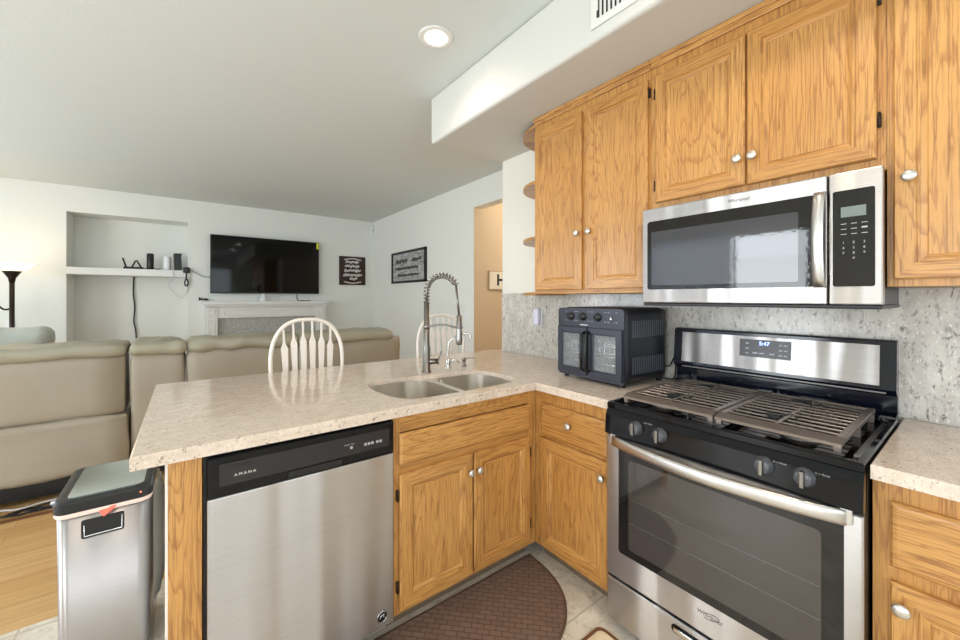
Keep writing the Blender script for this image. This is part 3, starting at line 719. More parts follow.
for k in range(15):
    u = k / 14; z = 1.372 + (1.680 - 1.372) * u; b = .030 * math.sin(PI * u) ** .7 if 0 < u < 1 else 0; x = -.404 - b
    rings.append([(x, .127, z), (x - .008, .131, z), (x - .011, .144, z), (x - .008, .157, z), (x, .161, z), (x + .003, .144, z)])
g = G(); g.loft(rings); g.build('handle', M['handle'], d)
g = G(); g.loft([rr3(-.4012, .018, .113, 1.374, 1.674, .006), rr3(-.4030, .018, .113, 1.374, 1.674, .006)], smooth=False); kp = g.build('keypad', M['glassb'], cp)
g = G(); g.box((-.4036, .037, 1.590), (-.4028, .094, 1.622)); g.build('display', M['lcd'], kp)
k9 = '123456789'
for i in range(3):
    for j in range(3): text(k9[i * 3 + j], .010, (-.4034, .088 - j * .0235, 1.510 - i * .016), UX, (0, 0, 1), M['ink'], kp, 'digit')
text('0', .010, (-.4034, .0645, 1.462), UX, (0, 0, 1), M['ink'], kp, 'digit')
g = G()
for i in range(3):
    for j in range(3): g.box((-.4034, .081 - j * .0235, 1.568 - i * .016), (-.4030, .094 - j * .0235, 1.570 - i * .016 + (.003 if i == 1 and j == 2 else 0)))
g.build('button_marks', M['ink'], kp)
text('Whirlpool', .017, (-.4014, .377, 1.704), UX, (0, 0, 1), M['inkd'], d, 'logo')
g = G()
for k in range(9): g.box((-.36 + k * .03, .06, mz0 - .0155), (-.345 + k * .03, .70, mz0 - .0142))
g.build('underside_vent', M['nickel'], t)

# ------------------------------------------------------------------ toaster oven (french doors)
t = thing('toaster_oven', 'charcoal countertop oven with french doors and three knobs beside the range', 'toaster oven', (-.238, 1.03, .9142), rz=math.radians(-3))
w, dp_, h = .415, .355, .375      # local: front faces -X, width along Y, origin bottom centre
fr = -dp_ / 2
g = G(); g.puff((fr + .004, -w / 2, .018), (-fr, w / 2, h), .022, cuts=10); g.build('body', M['chars'], t)
g = G(); g.loft([[(fr - .004, y, z) for y, z in rrect(-w / 2, w / 2, .016, h - .004, .018, 5)], [(fr + .010, y, z) for y, z in rrect(-w / 2, w / 2, .016, h - .004, .018, 5)]], smooth=False); fa = g.build('front_frame', M['char'], t)
g = G()
for a in (-1, 1):
    for b in (-1, 1): g.lathe((a * (dp_ / 2 - .03), b * (w / 2 - .03), 0), (0, 0, 1), [(.012, 0), (.014, .02)], 12)
g.build('feet', M['blackm'], t)
for s_ in (-1, 1):
    ya, yb = (.004, w / 2 - .006) if s_ > 0 else (-w / 2 + .006, -.004)
    O = (fr - .0045, yb, .030); g = G(); g.rects(O, UX, NX, yb - ya, .245, [(0, 0), (0, .010), (.003, .013), (.030, .013), (.034, .009)], 0, 0, cap=False)
    dd = g.build('door', M['char'], t)
    g = G(); g.box((fr - .0080, ya + .031, .062), (fr - .0060, yb - .031, .243)); g.build('pane', M['glass'], dd)
    g = G(); g.box((fr - .0055, ya + .031, .062), (fr - .0045, yb - .031, .243)); g.build('cavity', M['grill'], dd)
    g = G()
    for z in (.10, .14, .155, .19, .20): g.cyl((fr - .0058, ya + .034, z), (fr - .0058, yb - .034, z), .0016, n=6)
    for q in range(4): yy = ya + .045 + q * .022 * 1.3; g.cyl((fr - .0058, yy, .08), (fr - .0058, yy, .235), .001, n=5)
    g.build('rack', M['rack'], dd)
    yh = .014 * s_; g = G(); g.tube([V3(fr - .017, yh, .055), V3(fr - .042, yh, .065), V3(fr - .046, yh, .15), V3(fr - .042, yh, .24), V3(fr - .017, yh, .25)], .0085, 8); g.build('handle', M['blackm'], dd)
for yy in (.115, .035, -.045 - .015):
    g = G(); g.lathe((fr - .004, yy, .328), NX, [(.021, 0), (.020, .004), (.017, .006), (.016, .016), (0, .017)], 18); k = g.build('knob', M['blackm'], fa)
    g = G(); g.box((fr - .0235, yy - .003, .314), (fr - .020, yy + .003, .342)); g.build('pointer', M['blackm'], k)
g = G(); g.lathe((fr - .004, -.135, .322), NX, [(.009, 0), (.008, .006), (0, .007)], 14); g.build('button', M['chrome'], fa)
g = G(); g.box((fr - .0048, .005, .284), (fr - .004, .055, .288)); g.build('logo', M['lettering'], fa)
g = G()
for zz in (.352, .305):
    for yy in (.15, .09, .075, .0, -.02, -.10, -.12, -.165): g.box((fr - .0046, yy - .006, zz), (fr - .004, yy + .004, zz + .0025))
g.build('dial_marks', M['ink'], fa)
for row in ((.235, .315), (.06, .14)):
    g = G()
    for k in range(15): x = fr + .06 + k * .0175; g.box((x, -w / 2 - .0012, row[0]), (x + .007, -w / 2 + .003, row[1]))
    g.build('vent_slots', M['slot'], t)
_c = bez([V3(-.062, .86, .99), V3(-.045, .82, .985), V3(-.04, .80, 1.02), V3(-.04, .792, 1.035), V3(-.042, .786, 1.01), V3(-.042, .788, .95), V3(-.045, .80, .922), V3(-.05, .85, .920), V3(-.035, .98, .920), V3(-.03, 1.2, .920)], 8)
_m = Matrix.Rotation(math.radians(3), 3, 'Z'); G().tube([_m @ (p - V3(-.238, 1.03, .9142)) for p in _c], .0035, 8).build('power_cord', M['rub'], t)

# outlet with a plug-in device on the backsplash
t = thing('wall_outlet', 'white outlet with a plug-in device on the granite backsplash', 'outlet', (-.022, 1.775, 1.19))
g = G(); g.box((-.026, 1.735, 1.135), (-.0205, 1.815, 1.255), .002); g.build('cover_plate', M['white'], t)
g = G(); g.puff((-.060, 1.745, 1.14), (-.0262, 1.800, 1.262), .010, cuts=5); g.build('plug_in_device', plain('lilac_white_plastic', rgb(222, 220, 236), .35), t)

# ================================================================== CEILING FIXTURES
def can(x, y, lab, e=5.5):
    t = thing('recessed_light', lab, 'ceiling light', (x, y, HC), 'recessed ceiling lights')
    g = G(); g.lathe((x, y, HC - .001), (0, 0, -1), [(.095, 0), (.095, .004), (.086, .008), (.062, .007), (.056, .002), (.056, 0)], 32); g.build('trim_ring', M['trimw'], t)
    g = G(); g.lathe((x, y, HC - .002), (0, 0, -1), [(.055, 0), (.053, .005), (.035, .011), (0, .013)], 28); g.build('lamp', M['can'], t)
    l = bpy.data.lights.new('lamp_light', 'SPOT'); l.energy = e; l.color = (1, .84, .66); l.spot_size = 2.75; l.spot_blend = .6; l.shadow_soft_size = .06
    o = bpy.data.objects.new('lamp_light', l); COL.objects.link(o); o.parent = t; o.location = (0, 0, -.03)
can(-.951, 1.647, 'lit recessed ceiling light in front of the soffit')
can(-.951, .15, 'added recessed light above the range aisle, unseen, for more light', 15)  # extra lamp out of view, added to brighten the range aisle
can(-2.5, .2, 'added recessed light near the camera, unseen, to brighten the kitchen', 15)  # another unseen lamp, added for more light in the kitchen
t = thing('air_vent', 'white slatted air vent grille on the soffit face', 'vent', (-.645, .6, 2.6))
va, vb, vz0, vz1 = .30, .85, 2.492, 2.70
g = G(); g.box((-.6455, va, vz0), (-.6442, vb, vz1)); g.build('cavity', M['grill'], t)
g = G()
for a, b in (((va, vz0), (vb, vz0 + .032)), ((va, vz1 - .032), (vb, vz1)), ((va, vz0 + .032), (va + .032, vz1 - .032)), ((vb - .032, vz0 + .032), (vb, vz1 - .032))): g.box((-.652, a[0], a[1]), (-.6443, b[0], b[1]))
g.build('frame', M['ventw'], t)
for k in range(24):
    y = va + .045 + k * .0205; g = G(); g.loft([[(-.6510, y, z), (-.6460, y + .011, z), (-.6457, y + .0155, z), (-.6507, y + .0065, z)] for z in (vz0 + .033, vz1 - .033)], smooth=False); g.build('slat', M['ventw'], t)
g = G(); g.box((-.654, vb - .036, vz0 + .035), (-.652, vb - .030, vz0 + .065)); g.build('damper_lever', M['blackm'], t)

# ================================================================== PENINSULA STOOLS
def stool(cx, cy, label):
    """arrow-back windsor counter stool; back plane near y=cy, seat in front of it (towards -Y)"""
    t = thing('windsor_stool', label, 'stool', (cx, cy - .2, 0), 'windsor stools along the peninsula'); zs = .61
    g = G(); rings = []
    for z, k in ((zs, .90), (zs + .012, 1.0), (zs + .028, 1.0), (zs + .036, .94)):
        rings.append([(cx + k * .215 * math.cos(a) * (1 + .05 * math.sin(a)), cy - .195 + k * .205 * math.sin(a), z) for a in [2 * PI * i / 28 for i in range(28)]])
    g.loft(rings); g.build('seat', M['chair'], t)
    yt = lambda z: cy - .035 + .05 * (z - zs) / .6
    bow = []; ht = 1.197
    for k in range(33):
        a = PI * k / 32; c_, s_ = math.cos(a), math.sin(a)
        x = .218 * (abs(c_) ** .75) * (1 if c_ > 0 else -1); z = .93 + (ht - .93) * s_ ** .9
        bow.append((x, z))
    L = [(.180, zs + .03), (.205, .76), (.216, .86)]
    path = [(x, z) for x, z in L] + bow + [(-x, z) for x, z in reversed(L)]
    g = G(); P = bez([V3(cx + x, yt(z), z) for x, z in path], 2); rr = []
    g.tube(P, .0125, 8); g.build('back_bow', M['chair'], t)
    for i in range(6):
        q = (i - 2.5) / 2.5; xt = cx + q * .145; xb = cx + q * .125
        a_ = math.acos(min(1, (abs(q) * .145 / .218) ** (1 / .75))); ztop = .93 + (ht - .93) * math.sin(a_) ** .9
        rings = []
        zz = zs + .03
        for u, wd in ((0, .006), (.12, .007), (.2, .011), (.45, .015), (.72, .019), (.74, .020), (.80, .008), (.84, .0055), (1, .0055)):
            z = zz + (ztop - zz) * u; x = xb + (xt - xb) * u; y = yt(z); th = .005
            rings.append([(x - wd, y - th, z), (x + wd, y - th, z), (x + wd, y + th, z), (x - wd, y + th, z)])
        g = G(); g.loft(rings, smooth=False); g.build('spindle', M['chair'], t)
    for sx in (-1, 1):
        for sy in (-1, 1):
            g = G(); a = V3(cx + sx * .14, cy - .195 + sy * .13, zs + .004); b = V3(cx + sx * .20, cy - .195 + sy * .19, 0)
            g.tube([a, a.lerp(b, .3), a.lerp(b, .5), a.lerp(b, .8), b], [.012, .018, .013, .016, .011], 10); g.build('leg', M['chair'], t)
    g = G(); z = .24
    for sx in (-1, 1): g.cyl((cx + sx * .178, cy - .36, z), (cx + sx * .178, cy - .03, z), .009, n=8)
    g.cyl((cx - .178, cy - .195, z), (cx + .178, cy - .195, z), .009, n=8); g.cyl((cx - .17, cy - .352, z + .06), (cx + .17, cy - .352, z + .06), .009, n=8); g.build('stretcher', M['chair'], t)
    return t
stool(-1.412, 2.495, 'off-white windsor stool left of the faucet with its arched back above the counter')
stool(-.375, 2.54, 'off-white windsor stool behind the spring faucet, farther right')

# ================================================================== TRASH CAN
t = thing('trash_can', 'rectangular brushed steel trash can with a black rimmed lid at the peninsula end', 'trash can', (-2.27, 1.86, 0))
tx0, tx1, ty0, ty1 = -2.398, -2.146, 1.693, 2.04
def rrz(ins, z, r=.035): return [(x, y, z) for x, y in rrect(tx0 + ins, tx1 - ins, ty0 + ins, ty1 - ins, r, 6)]
g = G(); g.loft([rrz(.014, .004), rrz(.008, .02), rrz(.004, .60)], True, True); g.build('body', M['steelbin'], t)
g = G(); g.loft([rrz(.001, .590), rrz(-.003, .598), rrz(0, .612)], False, False); g.build('bin_liner', M['liner'], t, recalc=False)
g = G(); g.loft([rrz(-.002, .606), rrz(-.004, .612), rrz(-.004, .638), rrz(.002, .648), rrz(.012, .650)], True, True, smooth=False); lr = g.build('lid_rim', M['blackm'], t)
g = G(); g.loft([[(x, y, z) for x, y in rrect(tx0 + .030, tx1 - .022, ty0 + .020, ty1 - .016, .02, 5)] for z in (.6503, .6520)], smooth=False); g.build('lid', M['lid'], t)
g = G(); g.lathe((-2.175, ty0 - .0035, .628), NY, [(.003, 0), (.0025, .0012)], 10); g.build('indicator_light', M['red'], lr)
hx0, hx1 = -2.330, -2.220
g = G(); g.loft([[(x, ty0 + y_, z) for x, z in rrect(hx0, hx1, .508, .572, .006, 3)] for y_ in (.003, .0055)], smooth=False); hd = g.build('handle', M['blackm'], t)
g = G(); g.tube([V3(hx0 + .008, ty0 + .001, .555), V3(hx0 + .008, ty0 + .0, .516), V3(hx1 - .006, ty0 + .0, .516), V3(hx1 - .006, ty0 + .001, .562)], .0022, 6); g.build('handle_wire', M['chrome'], hd)
g = G(); g.loft([[(-2.285, ty0 - .001, .598), (-2.245, ty0 - .003, .603), (-2.240, ty0 - .006, .598), (-2.272, ty0 - .009, .573), (-2.282, ty0 - .004, .585)], [(-2.285, ty0 + .003, .598), (-2.245, ty0 + .003, .603), (-2.240, ty0 + .003, .598), (-2.272, ty0 + .003, .573), (-2.282, ty0 + .003, .585)]], smooth=False); g.build('drawstring', M['liner_r'], t)
g = G(); rings = []
for i in range(14):
    z = .61 - i * .036; a = .016 + .026 * math.sin(i / 13 * PI) ; ring = []
    for j in range(16):
        u = j / 15; ring.append((tx1 + .001 + (a + .006 * math.sin(i * 1.7 + j * 2.3)) * math.sin(PI * u), ty0 + .10 + u * .20 + .004 * math.sin(i), z))
    rings.append(ring)
g.loft(rings, False, False, closed=False); g.build('bag_overhang', M['linerw'], t)

# ================================================================== SOFA
t = thing('sectional_sofa', 'long taupe leather sectional seen from behind between kitchen and living room', 'sofa', (-2.2, 4.0, 0))
secs = [(-4.35, -2.390, 1), (-2.366, -2.052, 2), (-2.040, -1.266, 3), (-1.256, -.275, 4)]
for x0, x1, sd_ in secs:
    g = G(); top = .945
    g.puff((x0, 3.50, .52 if sd_ == 1 else .14), (x1, 3.80, top), .03, .010, 3, 10, sd_); b = g.build('backrest', M['sofa'], t)
    if sd_ == 1: g = G(); g.puff((x0, 3.475, .16), (x1 + .018, 3.78, .53), .03, .03, 3.5, 14, 9); g.build('rear_skirt', M['sofa'], t)
    px1 = x1 if sd_ < 4 else -.375
    g = G(); g.puff((x0 - .004, 3.47, .925), (px1 + .004, 3.82, 1.022), .045, .026, 8, 20, sd_ * 3); g.build('head_pillow', M['sofap'], t)
    g = G(); g.puff((x0 + .01, 3.805, .30), (x1 - .01, 4.45, .50), .05, .01, 4, 8, sd_); g.build('seat_cushion', M['sofa'], t)
    g = G(); g.box((x0 + .02, 3.56, .04), (x1 - .02, 4.40, .30)); g.build('base_frame', M['blackm'], t)
g = G(); g.puff((-.27, 3.60, .1), (-.08, 4.45, .60), .04, .01, 4, 8, 2); g.build('armrest', M['sofa'], t)
# second seat across the room
t = thing('loveseat', 'pale grey leather loveseat with rounded head pillows beyond the sofa at far left', 'loveseat', (-3.7, 5.3, 0))
g = G(); g.puff((-4.6, 5.16, .35), (-3.12, 5.40, 1.00), .09, .02, 4, 10, 4); g.build('backrest', M['palel'], t)
g = G(); g.puff((-3.50, 5.06, .86), (-3.06, 5.38, 1.065), .085, .014, 5, 12, 5); g.build('head_pillow', M['palel'], t)
g = G(); g.puff((-4.2, 5.06, .84), (-3.51, 5.38, 1.035), .075, .02, 5, 12, 6); g.build('head_pillow', M['palel'], t)
g = G(); g.puff((-4.6, 5.41, .02), (-3.2, 6.0, .45), .06, .01, 4, 8, 7); g.build('seat', M['palel'], t)
g = G(); g.puff((-3.19, 5.42, .02), (-3.04, 6.0, .58), .05, .01, 4, 8, 7); g.build('armrest', M['palel'], t)
# cables on the floor below the sofa back
for k, (col, pts) in enumerate((('rub', [(-3.1, 3.41), (-2.95, 3.43), (-2.86, 3.40), (-2.78, 3.44), (-2.86, 3.47), (-2.93, 3.43), (-2.80, 3.40), (-2.68, 3.42), (-2.55, 3.46), (-2.42, 3.43)]),
                                ('rub', [(-3.0, 3.45), (-2.9, 3.395), (-2.82, 3.46), (-2.74, 3.41), (-2.66, 3.47), (-2.74, 3.49), (-2.84, 3.42), (-2.60, 3.40)]),
                                ('wcab', [(-3.2, 3.46), (-2.98, 3.49), (-2.88, 3.46), (-2.76, 3.49), (-2.62, 3.48)]))):
    z = .005 + k * .008
    g = G(); g.tube(bez([V3(x, y, z + .006 * abs(math.sin(i * 1.3))) for i, (x, y) in enumerate(pts)], 6), .005, 6)
    tag(g.build('floor_cable', M[col]), ('long tangled black cable', 'short looping black cable', 'pale grey cable')[k] + ' lying on the floor under the sofa back', 'cable')
g = G(); g.puff((-2.74, 3.44, .001), (-2.70, 3.47, .028), .008, cuts=4); tag(g.build('power_adapter', M['white']), 'small white power adapter on the floor beneath the sofa', 'adapter')

# ================================================================== MATS
def dshape(k=1.0, n=28):
    cx, yt_, a, b = -1.14, 1.262, .522 * k, .475
    pts = []
    for i in range(n + 1):
        th = PI * i / n; c_, s_ = math.cos(th), math.sin(th); e = .80
        pts.append((cx + a * (abs(c_) ** e) * (1 if c_ > 0 else -1), yt_ - (1 - k) * .4 - b * k * s_ ** e))
    return pts
t = thing('floor_mat', 'brown half-round cushioned mat with woven texture in front of the sink', 'mat', (-1.15, 1.05, 0))
def zring(P, z): return [(x, y, z) for x, y in P]
g = G(); g.loft([zring(dshape(1.0), .001), zring(dshape(1.0), .006), zring(dshape(.965), .016)], True, True); g.build('rim', M['weave_edge'], t)
g = G(); g.loft([zring(dshape(.955), .0162), zring(dshape(.95), .0172)], smooth=False); g.build('surface', M['weave'], t)
t = thing('floor_mat', 'cream rectangular mat with brown border on the floor before the range', 'mat', (-.95, .45, 0))
g = G(); g.loft([[(x, y, z) for x, y in rrect(-1.12, -.700, .10, .772, .03, 5)] for z in (.001, .008)], smooth=False); g.build('border', M['matb'], t)
g = G(); g.loft([[(x, y, z) for x, y in rrect(-1.105, -.715, .115, .757, .025, 5)] for z in (.0081, .0092)], smooth=False); g.build('surface', M['matc'], t)

# ================================================================== LIVING ROOM BACK WALL
t = thing('television', 'large flat black television on the wall above the white mantel', 'television', (-1.0, 6.80, 1.41))
g = G(); g.box((-1.768, 6.785, 1.405), (-.232, 6.83, 2.285), .006); g.box((-1.3, 6.83, 1.6), (-.7, 6.8835, 2.1)); g.build('housing', M['blackm'], t)
g = G(); g.box((-1.756, 6.783, 1.425), (-.244, 6.7855, 2.273)); sc = g.build('screen', M['tv'], t)
g = G(); g.box((-.274, 6.7815, 2.17), (-.240, 6.7829, 2.272)); st_ = g.build('energy_sticker', M['yellow'], sc)
g = G(); g.loft([[(-1.12 + a, 6.76, 1.284), (-1.05 + a, 6.76, 1.284), (-1.05 + a, 6.83, 1.284), (-1.13 + a, 6.83, 1.284)] if z else [(-1.10, 6.79, 1.404), (-1.06, 6.79, 1.404), (-1.06, 6.82, 1.404), (-1.10, 6.82, 1.404)] for a, z in ((0, 1), (0, 0))], smooth=False); g.build('foot', M['white'], t)
tag(G().tube(bez([V3(-.585, 6.775, 1.400), V3(-.585, 6.77, 1.34), V3(-.57, 6.75, 1.294), V3(-.50, 6.74, 1.289), V3(-.38, 6.74, 1.289)], 6), .007, 6).build('tv_cable', M['rub']), 'black cable hanging from the television onto the mantel', 'cable')
t = thing('fireplace_mantel', 'white panelled fireplace mantel with a grey stone surround', 'fireplace', (-.98, 6.8, 0))
g = G(); g.box((-1.862, 6.66, 1.238), (-.105, 6.883, 1.283), .005); g.box((-1.845, 6.69, 1.205), (-.122, 6.883, 1.238), .006); g.build('mantel_shelf', M['trimw'], t)
for x0, x1 in ((-1.832, -1.680), (-.290, -.138)):
    g = G(); g.box((x0, 6.74, 0.001), (x1, 6.883, 1.205)); lg = g.build('leg', M['trimw'], t)
    g = G(); g.rects((x0 + .03, 6.7395, .15), UY, NY, x1 - x0 - .06, .86, [(0, 0), (0, .006), (.012, .008), (.018, .002), (.022, .002)], 0, 0); g.rects((x0 + .03, 6.7395, 1.065), UY, NY, x1 - x0 - .06, .10, [(0, 0), (0, .006), (.012, .008), (.018, .002), (.022, .002)], 0, 0); g.build('moulding', M['trimw'], lg)
g = G(); g.box((-1.680, 6.75, 1.035), (-.290, 6.883, 1.205)); hd = g.build('header', M['trimw'], t)
g = G(); g.rects((-1.61, 6.7495, 1.065), UY, NY, 1.25, .10, [(0, 0), (0, .006), (.012, .008), (.018, .002), (.022, .002)], 0, 0); g.build('moulding', M['trimw'], hd)
g = G(); g.box((-1.679, 6.80, .001), (-1.40, 6.883, 1.034)); g.box((-.57, 6.80, .001), (-.291, 6.883, 1.034)); g.box((-1.40, 6.80, .76), (-.57, 6.883, 1.034)); g.build('stone_surround', M['stone'], t)
g = G(); g.box((-1.399, 6.84, .001), (-.571, 6.883, .759)); g.build('firebox', M['grill'], t)
t = thing('wall_bracket', 'small black bracket by the left end of the mantel', 'bracket', (-1.86, 6.85, 1.33))
g = G(); g.box((-1.905, 6.84, 1.30), (-1.885, 6.8835, 1.345), .003); g.tube([V3(-1.89, 6.85, 1.322), V3(-1.83, 6.85, 1.316)], .012, 8); g.box((-1.835, 6.83, 1.30), (-1.795, 6.8835, 1.33), .004); g.build('arm', M['blackm'], t)
def squiggle(g, P, U, wd, ht, y, seed, r):
    random.seed(seed); n = int(wd / ht * 1.6) + 4; pts = []
    P = Vector(P); U = Vector(U)
    for i in range(n * 2): pts.append(P + U * (wd * i / (n * 2 - 1) + random.uniform(-.2, .2) * ht * .4) + V3(0, 0, (ht * random.uniform(.25, .6) if i % 2 else -ht * random.uniform(.1, .5))))
    g.tube(bez(pts, 4), r, 5)
t = thing('wall_sign', 'dark brown wooden sign with white script right of the television', 'sign', (.375, 6.87, 1.83))
g = G(); g.box((.135, 6.862, 1.572), (.615, 6.8835, 2.092), .004); b = g.build('board', M['brown'], t)
g = G(); U = (1, 0, 0)
for i, (x, wd, z) in enumerate(((.25, .24, 1.985), (.235, .26, 1.91), (.225, .30, 1.83), (.205, .34, 1.75), (.32, .14, 1.685))): squiggle(g, (x, 6.859, z), U, wd, .058, 0, i + 3, .0065)
g.tube(bez([V3(.22, 6.859, 2.03), V3(.375, 6.859, 2.055), V3(.53, 6.859, 2.03)], 6), .010, 6); g.tube(bez([V3(.22, 6.859, 1.63), V3(.375, 6.859, 1.605), V3(.53, 6.859, 1.63)], 6), .010, 6)
g.build('script_lettering', M['lettering'], b)
t = thing('motion_sensor', 'small white motion sensor high in the room corner', 'sensor', (.73, 6.85, 2.6)); g = G(); g.puff((.70, 6.82, 2.565), (.762, 6.8835, 2.685), .02, cuts=6); g.build('body', M['white'], t); g = G(); g.puff((.692, 6.812, 2.585), (.735, 6.86, 2.63), .012, cuts=5); g.build('lens', M['ventw'], t)
t = thing('framed_art', 'black framed distressed grey sign on the right living room wall', 'picture', (.75, 5.39, 1.84))
fa_, fb_, z0_, z1_ = 4.80, 5.985, 1.578, 2.09
g = G()
for a, b in (((fa_, z0_), (fb_, z0_ + .035)), ((fa_, z1_ - .035), (fb_, z1_)), ((fa_, z0_), (fa_ + .045, z1_)), ((fb_ - .045, z0_), (fb_, z1_))): g.box((.735, a[0], a[1]), (.7655, b[0], b[1]), .003)
g.build('frame', M['blackm'], t)
g = G(); g.box((.750, fa_ + .04, z0_ + .03), (.7645, fb_ - .04, z1_ - .03)); pr = g.build('print', M['dist'], t)
g = G()
for i, (y, wd, z, h_) in enumerate(((5.82, .42, 1.93, .085), (5.0 + .25, .30, 1.93, .06), (5.85, .80, 1.81, .045), (5.75, .7, 1.70, .05))): squiggle(g, (.749, y, z), (0, -1, 0), wd, h_, 0, i + 11, .006)
g.build('faded_lettering', M['inkd'], pr)
# hallway sign with an H
import_x = lambda px: 0
t = thing('hallway_sign', 'cream framed sign with a black letter H in the tan hallway', 'sign', (1.2, 3.62, 1.45))
hx, hz0, hz1 = .984, 1.437, 1.683
g = G(); g.box((hx, 3.618, hz0), (hx + .62, 3.6355, hz1), .003); fr_ = g.build('frame', plain('tan_sign_frame', rgb(176, 150, 116), .6), t)
g = G(); g.box((hx + .014, 3.6155, hz0 + .014), (hx + .606, 3.6182, hz1 - .014)); bd = g.build('board', M['paper'], t)
text('HOME', .19, (hx + .125, 3.6150, (hz0 + hz1) / 2), UY, (0, 0, 1), M['blackm'], bd, 'letters', bold=.008, align='LEFT', spacing=1.15)
def plate_sw(P, N, label, U):
    P = Vector(P); U = Vector(U); N = Vector(N); t = thing('wall_plate', label, 'wall plate', P)
    a = P - U * .036 - V3(0, 0, .058); b = P + U * .036 + V3(0, 0, .058) + N * .006
    g = G(); g.box(a, b, .002); g.build('cover', M['white'], t); a = P - U * .008 - V3(0, 0, .02) + N * .006; b = P + U * .008 + V3(0, 0, .02) + N * .010
    g = G(); g.box(a, b, .001); g.build('toggle', M['trimw'], t)
plate_sw((.7655, 3.80, 1.13), (-1, 0, 0), 'white light switch plate on the right wall left of the hallway opening', (0, -1, 0))
plate_sw((-3.72, B - .0005, 1.02), (0, -1, 0), 'white wall plate near the floor lamp pole', (1, 0, 0))

# things on the niche shelf (top z 1.735)
zs = 1.7352
t = thing('router', 'flat black router with upright antennas on the niche shelf', 'router', (-2.62, 7.05, zs))
g = G(); g.puff((-2.74, 6.98, zs), (-2.53, 7.12, zs + .035), .01, cuts=5); g.build('body', M['blackm'], t)
for p, q in (((-2.72, 7.1, zs + .03), (-2.755, 7.1, zs + .16)), ((-2.66, 7.1, zs + .03), (-2.62, 7.1, zs + .13)), ((-2.56, 7.1, zs + .03), (-2.61, 7.1, zs + .135))): g = G(); g.tube([V3(*p), V3(*q)], .010, 8); g.build('antenna', M['blackm'], t)
tag(G().tube(bez([V3(-2.73 + i * .035, 6.945 + .02 * math.sin(i * 2.1), zs + .018 + .010 * math.sin(i * 1.7)) for i in range(12)], 4), .006, 6).build('tangled_cable', M['rub']), 'tangled thin black cable lying in front of the router on the niche shelf', 'cable')
t = thing('speaker', 'black cylindrical speaker in the middle of the niche shelf', 'speaker', (-2.46, 7.05, zs)); g = G(); g.lathe((-2.46, 7.05, zs), (0, 0, 1), [(.036, 0), (.040, .01), (.040, .225), (.034, .235), (0, .235)], 20); g.build('body', M['blackm'], t)
t = thing('white_speaker', 'white cylindrical device on the niche shelf beside the black modem', 'device', (-2.27, 7.02, zs)); g = G(); g.lathe((-2.27, 7.02, zs), (0, 0, 1), [(.042, 0), (.046, .01), (.046, .185), (.038, .20), (0, .20)], 20); g.build('body', M['white'], t)
t = thing('modem', 'tall black modem box at the right end of the niche shelf', 'modem', (-2.15, 7.0, zs)); g = G(); g.loft([[(-2.20 + o_, 6.95, z), (-2.11 + o_, 6.95, z), (-2.11 + o_, 7.08, z), (-2.20 + o_, 7.08, z)] for z, o_ in ((zs, .01), (zs + .22, 0), (zs + .25, .01))], smooth=False); g.build('body', M['blackm'], t)
tag(G().tube(bez([V3(-2.655, 7.29, 1.64), V3(-2.66, 7.285, 1.4), V3(-2.645, 7.285, 1.2), V3(-2.655, 7.285, 1.0), V3(-2.63, 7.285, .8), V3(-2.63, 7.285, .3)], 8), .009, 6).build('hanging_cord', M['rub']), 'long black cord hanging down the niche below the shelf', 'cord')
tag(G().tube(bez([V3(-2.20, 6.865, 1.745), V3(-2.20, 6.87, 1.60), V3(-2.25, 6.87, 1.52), V3(-2.18, 6.87, 1.40), V3(-2.09, 6.87, 1.34), V3(-2.04, 6.87, 1.45), V3(-2.02, 6.865, 1.60), V3(-2.00, 6.87, 1.70)], 8), .0045, 6).build('looped_cable', M['wcab']), 'thin pale cable looping below the niche shelf end', 'cable')
t = thing('plug_adapter', 'black plug adapter with dangling cord at the niche edge', 'plug', (-2.03, 6.86, 1.72)); g = G(); g.puff((-2.09, 6.83, 1.70), (-2.01, 6.8835, 1.78), .01, cuts=4); g.build('body', M['blackm'], t)
g = G(); g.tube(bez([V3(-2.05, 6.855, 1.70), V3(-2.052, 6.85, 1.62), V3(-2.07, 6.85, 1.55), V3(-2.05, 6.85, 1.51), V3(-2.03, 6.85, 1.55), V3(-2.045, 6.85, 1.62)], 6), .009, 6); g.build('cord', M['rub'], t)
tag(G().tube(bez([V3(-2.01, 6.868, 1.75), V3(-1.93, 6.87, 1.70), V3(-1.85, 6.87, 1.655), V3(-1.77, 6.87, 1.65), V3(-1.70, 6.87, 1.66)], 6), .005, 6).build('wall_wire', M['greyp']), 'thin grey wire running along the wall from niche to television', 'wire')

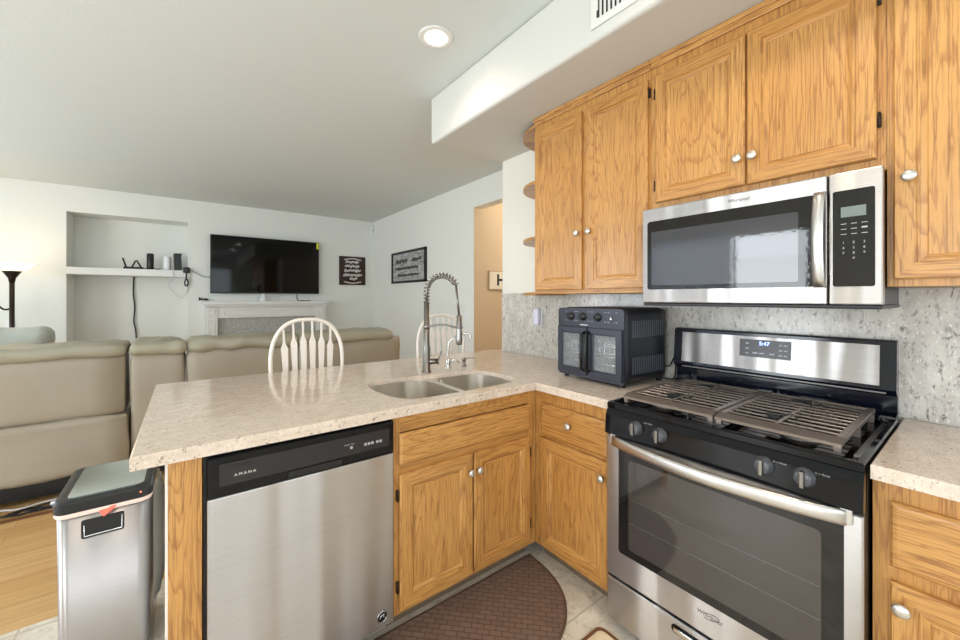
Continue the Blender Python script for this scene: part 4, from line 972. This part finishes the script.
# ------------------------------------------------------------------ floor lamp
lx, ly = -3.61, 6.45
t = thing('floor_lamp', 'bronze torchiere floor lamp with a glowing bowl shade at far left', 'lamp', (lx, ly, 0))
g = G(); g.lathe((lx, ly, .001), (0, 0, 1), [(.14, 0), (.14, .012), (.05, .03), (.02, .05)], 24); g.build('base', M['bronze'], t)
g = G(); g.cyl((lx, ly, .04), (lx, ly, 1.56), .021, n=12); g.lathe((lx, ly, 1.51), (0, 0, 1), [(.022, 0), (.030, .05), (.075, .125), (.08, .13), (0, .131)], 20); g.build('pole', M['bronze'], t)
g = G(); g.lathe((lx, ly, 1.642), (0, 0, 1), [(.07, 0), (.12, .02), (.175, .085), (.172, .087), (.11, .028), (.02, .01)], 28); g.build('shade', M['shade'], t)
g = G(); g.tube(bez([V3(lx, ly, 1.22), V3(lx - .06, ly, 1.21), V3(lx - .13, ly, 1.28), V3(lx - .22, ly, 1.31), V3(lx - .30, ly, 1.27)], 6), .010, 8); g.lathe((lx - .31, ly, 1.25), (-.5, 0, -1), [(.02, 0), (.03, .03), (.06, .10), (.058, .10), (.01, .02)], 16); g.build('reading_arm', M['bronze'], t)
l = bpy.data.lights.new('bulb', 'POINT'); l.energy = 1.6; l.color = (1, .68, .34); l.shadow_soft_size = .05; o = bpy.data.objects.new('bulb', l); COL.objects.link(o); o.parent = t; o.location = (0, 0, 1.82)
# added ceiling lamp out of view, brightens the tan hall
t = thing('added_hallway_light', 'small round ceiling lamp, added unseen to brighten the hallway', 'ceiling light', (1.9, 2.85, HC)); g = G(); g.lathe((1.9, 2.85, HC - .002), (0, 0, -1), [(.14, 0), (.13, .03), (.08, .06), (0, .07)], 24); g.build('globe', M['white'], t)
l = bpy.data.lights.new('bulb', 'POINT'); l.energy = 28; l.color = (1, .90, .78); l.shadow_soft_size = .1; o = bpy.data.objects.new('bulb', l); COL.objects.link(o); o.parent = t; o.location = (0, 0, -.2)
for o in bpy.data.objects:
    if '_rot' in o: del o['_rot']
